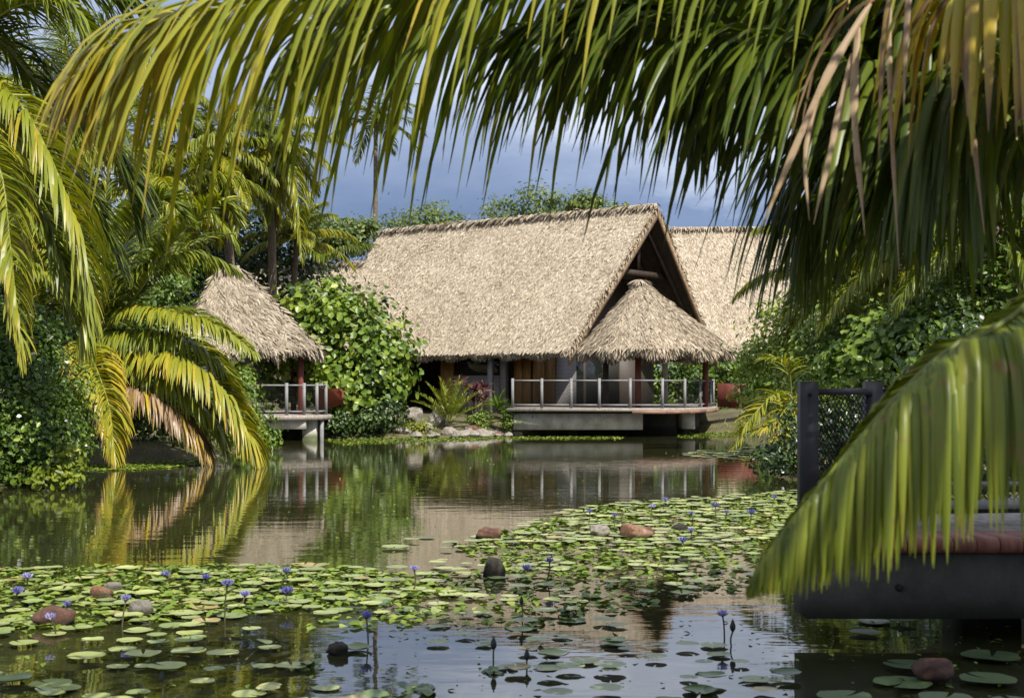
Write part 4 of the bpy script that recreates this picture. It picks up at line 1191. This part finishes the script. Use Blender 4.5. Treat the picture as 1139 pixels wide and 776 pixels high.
# right bank
bush('right_shrub', 'lime green shrub climbing in front of the second roof', 'shrub', (7.4, 34.5, 0.4),
     [(P(845, 405, 34), (0.6, 0.6, 0.6)), (P(870, 370, 34), (0.75, 0.7, 0.9)), (P(838, 440, 33.5), (0.5, 0.6, 0.5)), (P(895, 400, 33.5), (0.8, 0.7, 0.8))], 190, 20, 0.14, M['leaf_mid'], 0.75, 0.26, asp=0.5)
bush('right_shrub', 'broad leaved glossy shrub below the right palms behind the near railing', 'shrub', (8.0, 26.0, 0.5),
     [(P(990, 385, 25.5), (0.75, 0.7, 0.7)), (P(960, 410, 25.5), (0.7, 0.7, 0.5)), (P(1020, 400, 25), (0.7, 0.7, 0.8))], 170, 20, 0.15, M['leaf_mid'], 0.6, 0.26, asp=0.8)
bush('right_shrub', 'twiggy dark shrub in the shade between the two right bank palms', 'shrub', (6.6, 29.5, 0.5),
     [(P(915, 400, 29), (0.9, 0.8, 0.9)), (P(940, 370, 29), (0.8, 0.8, 0.8)), (P(890, 430, 29), (0.7, 0.7, 0.7)), (P(930, 440, 28), (1.0, 0.7, 0.7))], 220, 18, 0.11, M['leaf_mid'], 0.45, 0.28, nbr=22)
bush('right_shrub', 'dark variegated shrub hanging over the water behind the near railing', 'shrub', (5.6, 23.3, 0.2),
     [(P(905, 480, 22.8), (0.55, 0.6, 0.6)), (P(868, 510, 22.8), (0.45, 0.5, 0.25)), (P(940, 470, 22.5), (0.5, 0.5, 0.6)), (P(985, 480, 22), (0.6, 0.6, 0.7))], 190, 18, 0.1, M['leaf_dark'], 0.35, 0.28, flowers=50, nbr=14)
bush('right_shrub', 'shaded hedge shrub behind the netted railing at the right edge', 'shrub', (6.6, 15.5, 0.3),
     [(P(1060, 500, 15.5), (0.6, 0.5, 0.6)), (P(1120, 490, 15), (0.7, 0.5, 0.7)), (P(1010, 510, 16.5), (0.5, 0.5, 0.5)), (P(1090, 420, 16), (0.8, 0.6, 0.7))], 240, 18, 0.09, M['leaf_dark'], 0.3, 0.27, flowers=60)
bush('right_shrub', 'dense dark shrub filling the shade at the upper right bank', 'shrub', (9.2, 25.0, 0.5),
     [(P(1060, 360, 25), (1.0, 0.8, 0.9)), (P(1130, 330, 25), (1.2, 0.8, 1.1)), (P(1110, 400, 24.5), (1.0, 0.8, 0.8))], 260, 20, 0.13, M['leaf_mid'], 0.35, 0.27)


# plants in front of the house
def rosette(name, label, cat, base, n, L, W, mat, tone, el=(35, 85), droop=0.8, tilt=0.0, group=None, stem=None, seg=5):
    base = np.array(base, float)
    t = thing(name, label, cat, base, group)
    mb = MB()
    tops = [base]
    if stem:
        tops = []
        sm = MB()
        for k in range(stem[0]):
            top = base + np.array([R.normal(0, 0.22), R.normal(0, 0.15), stem[1] * (0.5 + 0.6 * R.random())])
            tube(sm, spline([base, (base + top) / 2 + R.normal(0, 0.04, 3), top], 6), 0.018, 5); tops.append(top)
        sm.build('stems', M['twig'], t)
    for q in tops:
        m_ = max(6, n // len(tops))
        az = R.random(m_) * 6.283; e = np.radians(R.uniform(el[0], el[1], m_))
        d = np.stack([np.cos(az) * np.cos(e), np.sin(az) * np.cos(e), np.sin(e)], 1)
        blades(mb, np.tile(q, (m_, 1)) + R.normal(0, 0.02, (m_, 3)), d, L * (0.7 + 0.5 * R.random(m_)), W, droop, np.clip(R.normal(tone, 0.15, m_), 0, 1), seg, True)
    mb.build('leaves', mat, t)
    return t


def gp(u, v): # on the bank
    q = G(u, v, 0.3); q[2] = max(0.05, gz(q[0], q[1])); return q


# cycad: feathery fronds
cb = np.array([-1.95, 42.0, gz(-1.95, 42.0)])
palm('feathery cycad of upright green fronds on the bank before the house window', cb, cb + [0, 0, 0.18],
     [(i * 137.5, 80 - 3.4 * i, 1.45, 0.8, dict(nl=40, W=0.028, Lmax=0.27, tone=0.46, seg=2, droop=0.4, r0=0.012, s0=0.2)) for i in range(15)], r=0.12, name='cycad', cat='cycad', bend=0.0, group=None)
rosette('cordyline', 'red leaved cordyline with pale pink leaf bases in front of the window', 'plant', (-1.1, 42.6, gz(-1.1, 42.6)), 110, 0.42, 0.08, M['leaf_red'], 0.55, (5, 80), 1.1, stem=(6, 1.3))
rosette('cordyline', 'green spiky plant beside the red cordyline near the deck corner', 'plant', (-0.25, 42.6, gz(-0.25, 42.6)), 80, 0.5, 0.05, M['leaf_mid'], 0.45, (10, 75), 1.0, stem=(4, 0.8))
bush('low_bush', 'small bright bush at the corner of the deck beam', 'bush', (0.1, 42.0, 0.3), [((0.05, 41.95, 0.55), (0.35, 0.3, 0.33)), ((-1.0, 42.0, 0.55), (0.4, 0.3, 0.3))], 50, 20, 0.09, M['leaf_mid'], 0.55, 0.3)
bush('low_bush', 'pale yellow green ground bush by the bank rocks', 'bush', (-2.9, 41.6, 0.2), [((-2.9, 41.55, 0.28), (0.4, 0.3, 0.22)), ((-3.3, 41.8, 0.3), (0.35, 0.3, 0.2))], 45, 18, 0.07, M['leaf_yellow'], 0.5, 0.3)
rosette('grass_tuft', 'lime grass tuft leaning over the water under the right end of the deck', 'plant', (6.9, 40.4, 0.1), 60, 0.6, 0.03, M['leaf_yellow'], 0.45, (20, 80), 1.2)
rosette('agave', 'pale bladed plant beside the right end of the deck', 'plant', (7.1, 40.0, 0.25), 26, 0.6, 0.06, M['leaf_yellow'], 0.8, (30, 85), 0.5)

# bank rocks
bk = [((-3.05, 42.5), (0.38, 0.32, 0.34), 'rock_gray', 'grey boulder standing by the cycad and the round bush'),
      ((-2.3, 42.4), (0.3, 0.26, 0.36), 'rock_pale', 'pale upright boulder just left of the cycad')]
for i, ((x, y), s, mt, lab) in enumerate(bk):
    rock('boulder', lab, (x, y, gz(x, y)), s, M[mt], None, 100 + i, sink=0.15)
k = 0
for i in range(42):
    x = R.uniform(-3.6, 0.3); y = 41.25 + 0.22 * max(0, x + 1.2) + R.uniform(-0.1, 0.75)
    s = R.uniform(0.08, 0.2)
    if -3.6 < x < -1.7 and R.random() < 0.5: continue
    rock('bank_stone', 'small brownish stone in the heap on the bank below the house' if (i % 2 == 0 and i % 3 == 0) else 'small grey stone in the heap on the bank below the house', (x, y, max(0.0, gz(x, y))), (s * 1.2, s, s * 0.75),
         M['rock_gray' if i % 2 else 'rock_brown' if i % 3 == 0 else 'rock_gray'], 'stones heaped on the bank', 200 + i, sink=0.25)

# rocks standing in the pond
for i, (u, v, s, mt, lab) in enumerate([
        (113, 664, (0.105, 0.085, 0.06), 'rock_orange', 'orange and white rock among the pads at left'),
        (126, 657, (0.06, 0.05, 0.055), 'rock_pale', 'small white rock touching the orange rock at left'),
        (60, 695, (0.12, 0.09, 0.085), 'rock_brown', 'smooth red-brown rock, leftmost of the rocks in the pond'),
        (156, 684, (0.085, 0.08, 0.075), 'rock_gray', 'grey brown knobbly rock right of the orange rock'),
        (378, 727, (0.075, 0.06, 0.05), 'rock_dark', 'low dark rock in the blue reflection, bottom centre left'),
        (549, 640, (0.10, 0.08, 0.11), 'rock_dark', 'dark rounded rock with mossy foot at the pool centre'),
        (545, 599, (0.15, 0.1, 0.08), 'rock_brown', 'brown flat rock at the left tip of the far pad carpet'),
        (667, 597, (0.11, 0.09, 0.08), 'rock_pale', 'pale rock in the far pads left of the orange rock'),
        (704, 598, (0.16, 0.12, 0.1), 'rock_orange', 'orange rock with dark notch in the far pads'),
        (722, 596, (0.08, 0.07, 0.07), 'rock_brown', 'small brown rock leaning on the far orange rock'),
        (757, 590, (0.1, 0.08, 0.06), 'rock_dark', 'dark mossy rock in the far pads right of the orange rock'),
        (1038, 757, (0.115, 0.09, 0.09), 'rock_brown', 'rounded red rock in the dark water below the near deck')]):
    g = G(u, v); rock('pond_rock', lab, (g[0], g[1], -0.01), s, M[mt], 'rocks standing in the pond', 300 + i, sink=0.2)


# ------------------------------------------------------------------ lily pads
def pad_shape(rg, r, lift, detail=22):
    """round floating leaf with a notch, a raised uneven rim and a shallow dish"""
    a = np.linspace(0.12, 2 * np.pi - 0.12, detail)
    rr = r * (1 + 0.05 * np.sin(a * 3 + rg.random() * 6) + 0.03 * np.sin(a * 7 + rg.random() * 6))
    rim = lift * (0.4 + 0.6 * np.abs(np.sin(a * 1.5 + rg.random() * 6))) * r
    v = [(0, 0, 0.004)]
    for f, zz in ((0.55, 0.003), (0.93, 0.006), (1.0, 0.004)):
        for k in range(detail):
            v.append((rr[k] * f * math.cos(a[k]), rr[k] * f * math.sin(a[k]), zz + (rim[k] if f == 1 else rim[k] * 0.35 if f > 0.9 else 0)))
    F3 = [[0, 1 + k, 2 + k] for k in range(detail - 1)]
    F4 = []
    for b_ in (0, 1):
        o = 1 + b_ * detail
        F4 += [[o + k, o + detail + k, o + detail + k + 1, o + k + 1] for k in range(detail - 1)]
    return np.array(v), np.array(F3), np.array(F4)


def inside(px, py, poly):
    ins = False
    n = len(poly)
    for k in range(n):
        (x0, y0), (x1, y1) = poly[k], poly[(k + 1) % n]
        if (y0 <= py) != (y1 <= py) and px < x0 + (py - y0) * (x1 - x0) / (y1 - y0): ins = not ins
    return ins


def gpoly(pp): return [tuple(G(u, v)[:2]) for u, v in pp]


# beds of pads as outlines on the water: (outline, pads per m2, mean radius, tone)
BEDS = [
    ('left', gpoly([(-40, 632), (120, 634), (300, 628), (430, 632), (500, 640), (470, 668), (330, 690), (180, 692), (60, 705), (-60, 715)]), 34.0, 0.088, 0.66),
    ('left_near', gpoly([(-60, 715), (60, 705), (180, 690), (320, 690), (330, 740), (300, 790), (-60, 800)]), 17.0, 0.088, 0.7),
    ('mid', gpoly([(480, 640), (500, 605), (600, 600), (840, 606), (850, 640), (760, 665), (600, 690), (480, 700), (330, 690), (470, 668)]), 15.0, 0.08, 0.66),
    ('mid_near', gpoly([(330, 690), (480, 700), (640, 690), (800, 700), (880, 730), (880, 800), (300, 800), (330, 740)]), 14.0, 0.075, 0.4),
    ('far', gpoly([(505, 606), (600, 578), (660, 562), (760, 556), (880, 545), (920, 560), (900, 600), (700, 610), (600, 606)]), 34.0, 0.092, 0.72),
    ('right', gpoly([(900, 740), (1000, 735), (1180, 730), (1180, 800), (960, 800)]), 6.0, 0.13, 0.25),
    ('under', gpoly([(880, 690), (1180, 690), (1180, 730), (900, 735)]), 3.0, 0.12, 0.4),
    ('edge', gpoly([(770, 503), (870, 496), (880, 520), (830, 512), (760, 508)]), 14.0, 0.14, 0.6),
    ('edge', gpoly([(520, 600), (560, 590), (420, 604), (430, 615)]), 4.0, 0.12, 0.5),
]
LAB = {'left': 'in the thick carpet around the rocks at left', 'left_near': 'floating loosely on dark water at bottom left', 'mid': 'on the roof reflection mid pool',
       'mid_near': 'on the blue sky reflection at bottom centre', 'far': 'in the far carpet at right', 'right': 'in the shade below the near deck', 'under': 'between the near deck and its reflection', 'edge': 'by the far bank'}
pads = []
for key, poly, dens, rad, tone in BEDS:
    pl = np.array(poly); lo, hi = pl.min(0), pl.max(0)
    n = int((hi[0] - lo[0]) * (hi[1] - lo[1]) * dens)
    cand = []
    for _ in range(n):
        x, y = R.uniform(lo[0], hi[0]), R.uniform(lo[1], hi[1])
        if not inside(x, y, poly): continue
        clump = 0.5 + 0.5 * math.sin(x * 1.7 + 2.1 * y) * math.cos(y * 1.3 - x * 0.8)
        if key in ('mid', 'mid_near', 'left_near', 'under') and R.random() > 0.12 + 1.15 * clump: continue
        r = rad * (0.65 + 0.6 * R.random())
        lim = 0.72 if dens > 10 else 0.9
        if any((x - a) ** 2 + (y - b_) ** 2 < (lim * (r + c)) ** 2 for a, b_, c, *_ in cand[-400:]): continue
        cand.append((x, y, r, key, tone))
    pads += cand
pads.sort(key=lambda p_: -(p_[2] / p_[1]) * (1.0 if abs(p_[0] / p_[1]) < 0.385 else 0.01))
rest = MB()
npad = 0
for i, (x, y, r, key, tone) in enumerate(pads):
    rg = np.random.default_rng(1000 + i)
    u_ = rg.random()
    tn = float(np.clip(rg.normal(tone, 0.13), 0, 0.88))
    if u_ > 0.965: tn = 0.95
    lift = 0.03 + 0.18 * rg.random() ** 4
    v, F3, F4 = pad_shape(rg, r, lift, 22 if i < 300 else 14)
    a = rg.random() * 6.283
    c_, s_ = math.cos(a), math.sin(a)
    v = v @ np.array([[c_, s_, 0], [-s_, c_, 0], [0, 0, 1]])
    curl = rg.random() < 0.02
    if curl:  # a leaf pushed up by its neighbours
        v[:, 2] += np.maximum(0, v @ np.array([c_, s_, 0])) * rg.uniform(0.3, 0.7)
    zz = 0.003 + 0.0045 * (i % 7)
    if i < 300:
        m_ = MB(); m_.add(v, [F3, F4], tn)
        o = m_.build('lily_pad', M['pad'], None, True)
        o.location = (x, y, zz)
        look = 'brown-edged' if tn > 0.9 else 'tilted green' if curl else 'dark green' if tn < 0.3 else 'mid green' if tn < 0.6 else 'yellow-green'
        sz = 'small ' if r < 0.09 else 'large ' if r > 0.14 else ''
        tag(o, f'{sz}{look} lily pad {LAB[key]}', 'lily pad', f'lily pads {LAB[key]}')
    else:
        rest.add(v + np.array([x, y, zz]), [F3, F4], tn)
tag(rest.build('lily_pad_carpet', M['pad'], None, True), 'carpet of the smaller and farther lily pads on the pond', None, None, 'stuff')

# floating weed along the far banks and between the pads
mb = MB()
for poly, n in ((gpoly([(90, 512), (235, 508), (232, 517), (150, 523), (85, 524)]), 3800), (gpoly([(360, 489), (470, 485), (700, 484), (690, 488), (560, 489), (380, 495)]), 2600),
                (gpoly([(745, 483), (830, 478), (850, 486), (760, 487)]), 900), (gpoly([(500, 606), (660, 562), (880, 548), (900, 600), (700, 625), (560, 640)]), 2600),
                (gpoly([(-40, 632), (300, 628), (500, 640), (470, 668), (180, 692), (-60, 710)]), 2200), (gpoly([(480, 640), (840, 606), (850, 650), (600, 700), (330, 700)]), 900), (gpoly([(-40, 560), (240, 520), (860, 500), (850, 560), (500, 610), (300, 628), (-40, 632)]), 420),
                (gpoly([(-60, 700), (880, 690), (1180, 700), (1180, 800), (-60, 800)]), 260)):
    pl = np.array(poly); lo, hi = pl.min(0), pl.max(0)
    q_ = R.uniform(lo, hi, (n * 2, 2))
    q_ = np.array([w_ for w_ in q_ if inside(w_[0], w_[1], poly)][:n])
    pts = np.c_[q_, R.uniform(0.006, 0.02, len(q_))]
    leaves(mb, pts, np.stack([R.normal(0, 0.15, len(pts)), R.normal(0, 0.15, len(pts)), np.ones(len(pts))], 1), R.uniform(0.03, 0.11, len(pts)) * (0.45 if n < 500 else 1.0), np.clip(R.normal(0.5, 0.2, len(pts)), 0, 1), 0.7)
tag(mb.build('water_weed', M['weed']), 'floating weed along the banks and between lily pads', None, None, 'stuff')


# ------------------------------------------------------------------ water lily flowers
def lily(label, u, v, h_px, open_=1.0, size=0.055, dark=False, tilt=(0, 0)):
    """flower whose stem meets the water at bearing u, v and rises h_px"""
    g = G(u, v); H = h_px * g[1] / FPX
    t = thing('water_lily', label, 'flower', (g[0], g[1], 0), 'blue water lilies')
    top = g + np.array([tilt[0], tilt[1], H]); fl_tone = R.uniform(0.25, 0.85); size *= R.uniform(0.75, 1.15); open_ *= R.uniform(0.75, 1.0)
    mb = MB(); tube(mb, spline([g - [0, 0, 0.05], (g + top) / 2 + R.normal(0, 0.006, 3), top], 8), 0.0055, 6); mb.build('stem', M['stem'], t, True)
    mb = MB()
    if open_ > 0.3:
        for n, el, L in ((7, 25, 1.0), (7, 45, 0.95), (5, 68, 0.8)):
            az = np.linspace(0, 6.283, n, endpoint=False) + R.random() * 6; e = np.radians(el + (1 - open_) * 40)
            d = np.stack([np.cos(az) * np.cos(e), np.sin(az) * np.cos(e), np.full(n, np.sin(e))], 1)
            blades(mb, np.tile(top, (n, 1)), d, size * L, size * 0.36, -0.25, np.clip(R.normal(fl_tone, 0.12, n), 0, 1), 4, True, wshape=[0.4, 0.9, 1.0, 0.7, 0.05])
        mb.build('petals', M['petal'], t)
        mb = MB(); tube(mb, [top, top + [0, 0, size * 0.25], top + [0, 0, size * 0.45]], [size * 0.12, size * 0.2, size * 0.08], 8); mb.build('heart', M['heart'], t)
        mb = MB(); tube(mb, [top - [0, 0, size * 0.12], top, top + [0, 0, size * 0.1]], [0.006, size * 0.2, size * 0.22], 8); mb.build('sepals', M['bud'], t)
    else:
        zc = np.linspace(0, 1, 7)
        tube(mb, [top + [0, 0, q_ * size * 1.3] for q_ in zc], size * 0.3 * np.array([0.35, 0.85, 1.0, 0.9, 0.65, 0.35, 0.04]), 8)
        mb.build('bud', M['bud'], t, True)
    return t


for a in [
    ('blue lily flower nearest the left edge, above the yellowish pads', 13, 676, 17), ('blue lily flower leaning over the pads in the upper left corner of the carpet', 33, 656, 14),
    ('half hidden blue lily flower just behind the red-brown rock', 72, 684, 12), ('blue lily flower at the back of the carpet beyond the grey rock', 190, 652, 13),
    ('tall stemmed blue lily flower standing alone right of the grey rock', 250, 690, 40), ('pale blue lily flower low among pads at the centre left', 222, 652, 8),
    ('blue lily flower on the carpet back edge, centre left', 320, 648, 12), ('small pale lily flower in the pads right of the tall lily', 320, 676, 16),
    ('small blue lily flower low in the pads beside the tall lily', 268, 672, 8), ('blue lily flower on a thin stem close right of the orange rock', 135, 697, 28, 0.6),
    ('half open lily flower standing before the red-brown rock', 62, 706, 18, 0.5),
    ('lilac lily flower on two crossed stems left of the dark centre rock', 459, 658, 24), ('lilac lily flower in front of the dark gable reflection', 606, 646, 22),
    ('pale lilac lily flower low beside the gable reflection lily', 583, 640, 6), ('dark blue lily on the edge of the sky reflection above the low dark rock', 410, 714, 26),
    ('slender dark blue lily standing alone in the blue sky reflection at right', 806, 709, 26), 
    ('blue lily at the left of the far carpet', 653, 585, 15), ('blue lily above the pale rock of the far carpet', 683, 588, 14), ('blue lily behind the far orange rock', 724, 580, 16),
    ('blue lily at the back edge of the far carpet', 737, 569, 12), ('blue lily in the right part of the far carpet, leaning', 773, 581, 10), ('pair forming left blue lily near the hanging frond', 797, 579, 16),
    ('pair forming right blue lily near the hanging frond', 806, 582, 12), ('tall blue lily farthest right before the hanging frond', 834, 585, 14), ('blue lily low in front of the far dark mossy rock', 762, 610, 8),
    ('blue lily on the front edge of the far carpet below the orange rock', 771, 598, 8), ('pale lily at the back right of the far carpet', 858, 566, 12)]:
    lab, u, v, h = a[:4]
    lily(lab, u, v, h, a[4] if len(a) > 4 else 1.0, 0.058 if v > 600 else 0.062, tilt=(R.normal(0, 0.03), R.normal(0, 0.03)))
for lab, u, v, h in (('closed dark bud on a tall stem at the bottom centre', 549, 738, 16), ('closed dark bud close beside the lily in the sky reflection', 815, 718, 16), ('withered lily head on a stem in the roof reflection', 580, 690, 18),
                     ('closed stubby bud at the bottom centre right of the tall bud', 586, 742, 8), ('small closed bud among dark pads at bottom left', 180, 772, 14)):
    lily(lab, u, v, h, 0.0, 0.055)

# crumpled leaves standing out of the water
for i, (u, v, s, lab) in enumerate(((551, 748, 0.05, 'crumpled dark leaf at the foot of the tall bud'), (460, 770, 0.085, 'crumpled dark green leaf standing at the bottom edge'), (630, 682, 0.05, 'crumpled leaf on the roof reflection beside the withered lily'),
                                    (452, 681, 0.06, 'crumpled green leaf at the edge of the left carpet'), (478, 682, 0.06, 'crumpled yellow green leaf right of the other crumpled leaf'), (430, 672, 0.05, 'crumpled dark leaf behind the two green crumpled leaves'), (342, 742, 0.07, 'bright green curled leaf in the sky reflection'))):
    g = G(u, v); mb = MB()
    n = 7
    az = R.random(n) * 6.283; e = R.uniform(0.2, 1.2, n)
    d = np.stack([np.cos(az) * np.cos(e), np.sin(az) * np.cos(e), np.sin(e)], 1)
    blades(mb, np.tile([0, 0, 0.0], (n, 1)) + R.normal(0, s * 0.3, (n, 3)) * [1, 1, 0], d, s * 1.6, s * 1.2, 2.2, np.clip(R.normal(0.5 if i in (4, 6) else 0.15, 0.1, n), 0, 1), 4, True, wshape=[0.4, 1, 1, 0.6, 0.1])
    o = mb.build('curled_leaf', M['pad'], None, True); o.location = (g[0], g[1], 0.005)
    tag(o, lab, 'leaf', 'crumpled lily leaves')

# ------------------------------------------------------------------ camera, light, sky
cam = bpy.data.cameras.new('camera'); co = bpy.data.objects.new('camera', cam); col.objects.link(co)
co.location = (0, 0, CAMZ); co.rotation_euler = (math.radians(90), 0, 0)
cam.sensor_width = 36; cam.lens = FPX / 1139 * 36
cam.shift_y = (HV - 388) / 1139
cam.clip_end = 3000; cam.clip_start = 0.05
cam.dof.use_dof = True; cam.dof.focus_distance = 34; cam.dof.aperture_fstop = 6.5
sc.camera = co

SUN = Vector((0.35, -0.55, 0.76)).normalized()
ld = bpy.data.lights.new('sun', 'SUN'); lo_ = bpy.data.objects.new('sun', ld); col.objects.link(lo_)
ld.energy = 4.7; ld.angle = math.radians(0.5); ld.color = (1.0, 0.95, 0.85)
lo_.rotation_euler = SUN.to_track_quat('Z', 'Y').to_euler(); lo_.location = (5, -10, 20)

w = bpy.data.worlds.new('World'); sc.world = w; w.use_nodes = True
t = w.node_tree
bg = t.nodes['Background']
sky = t.nodes.new('ShaderNodeTexSky'); sky.sky_type = 'NISHITA'; sky.sun_disc = False
sky.sun_elevation = math.asin(SUN.z); sky.sun_rotation = math.atan2(SUN.x, SUN.y)
tc = t.nodes.new('ShaderNodeTexCoord')
mp = t.nodes.new('ShaderNodeMapping'); mp.inputs['Scale'].default_value = (1, 1, 2.6); mp.inputs['Location'].default_value = (0.35, 0, 0.1)
lk(t, tc.outputs['Generated'], mp.inputs['Vector'])
n1 = t.nodes.new('ShaderNodeTexNoise'); n1.inputs['Scale'].default_value = 3.2; n1.inputs['Detail'].default_value = 7; n1.inputs['Roughness'].default_value = 0.58
lk(t, mp.outputs['Vector'], n1.inputs['Vector'])
slate = ramp(t, [(0.36, (0.07, 0.105, 0.225)), (0.56, (0.13, 0.175, 0.32)), (0.7, (0.5, 0.55, 0.68))])
lk(t, n1.outputs['Fac'], slate.inputs['Fac'])
sz_ = t.nodes.new('ShaderNodeSeparateXYZ'); lk(t, tc.outputs['Generated'], sz_.inputs[0])
er = ramp(t, [(0.13, (0, 0, 0)), (0.24, (1, 1, 1))]); lk(t, sz_.outputs['Z'], er.inputs['Fac'])
hi_ = ramp(t, [(0.36, (0.24, 0.29, 0.44)), (0.5, (0.42, 0.47, 0.6)), (0.64, (0.75, 0.78, 0.86))]); lk(t, n1.outputs['Fac'], hi_.inputs['Fac'])
em = t.nodes.new('ShaderNodeMix'); em.data_type = 'RGBA'
lk(t, er.outputs['Color'], em.inputs['Factor']); lk(t, slate.outputs['Color'], em.inputs[6]); lk(t, hi_.outputs['Color'], em.inputs[7])
mul = t.nodes.new('ShaderNodeMix'); mul.data_type = 'RGBA'; mul.blend_type = 'MULTIPLY'; mul.inputs['Factor'].default_value = 1.0
lk(t, em.outputs[2], mul.inputs[6]); mul.inputs[7].default_value = (10, 10, 10, 1)
mx = t.nodes.new('ShaderNodeMix'); mx.data_type = 'RGBA'; mx.inputs['Factor'].default_value = 0.82
lk(t, sky.outputs['Color'], mx.inputs[6]); lk(t, mul.outputs[2], mx.inputs[7])
lk(t, mx.outputs[2], bg.inputs['Color'])
bg.inputs['Strength'].default_value = 0.1

sc.view_settings.view_transform = 'Standard'; sc.view_settings.look = 'None'
sc.view_settings.exposure = 0.6; sc.view_settings.gamma = 1.0
sc.cycles.use_denoising = True
sc.cycles.max_bounces = 8; sc.cycles.transparent_max_bounces = 8
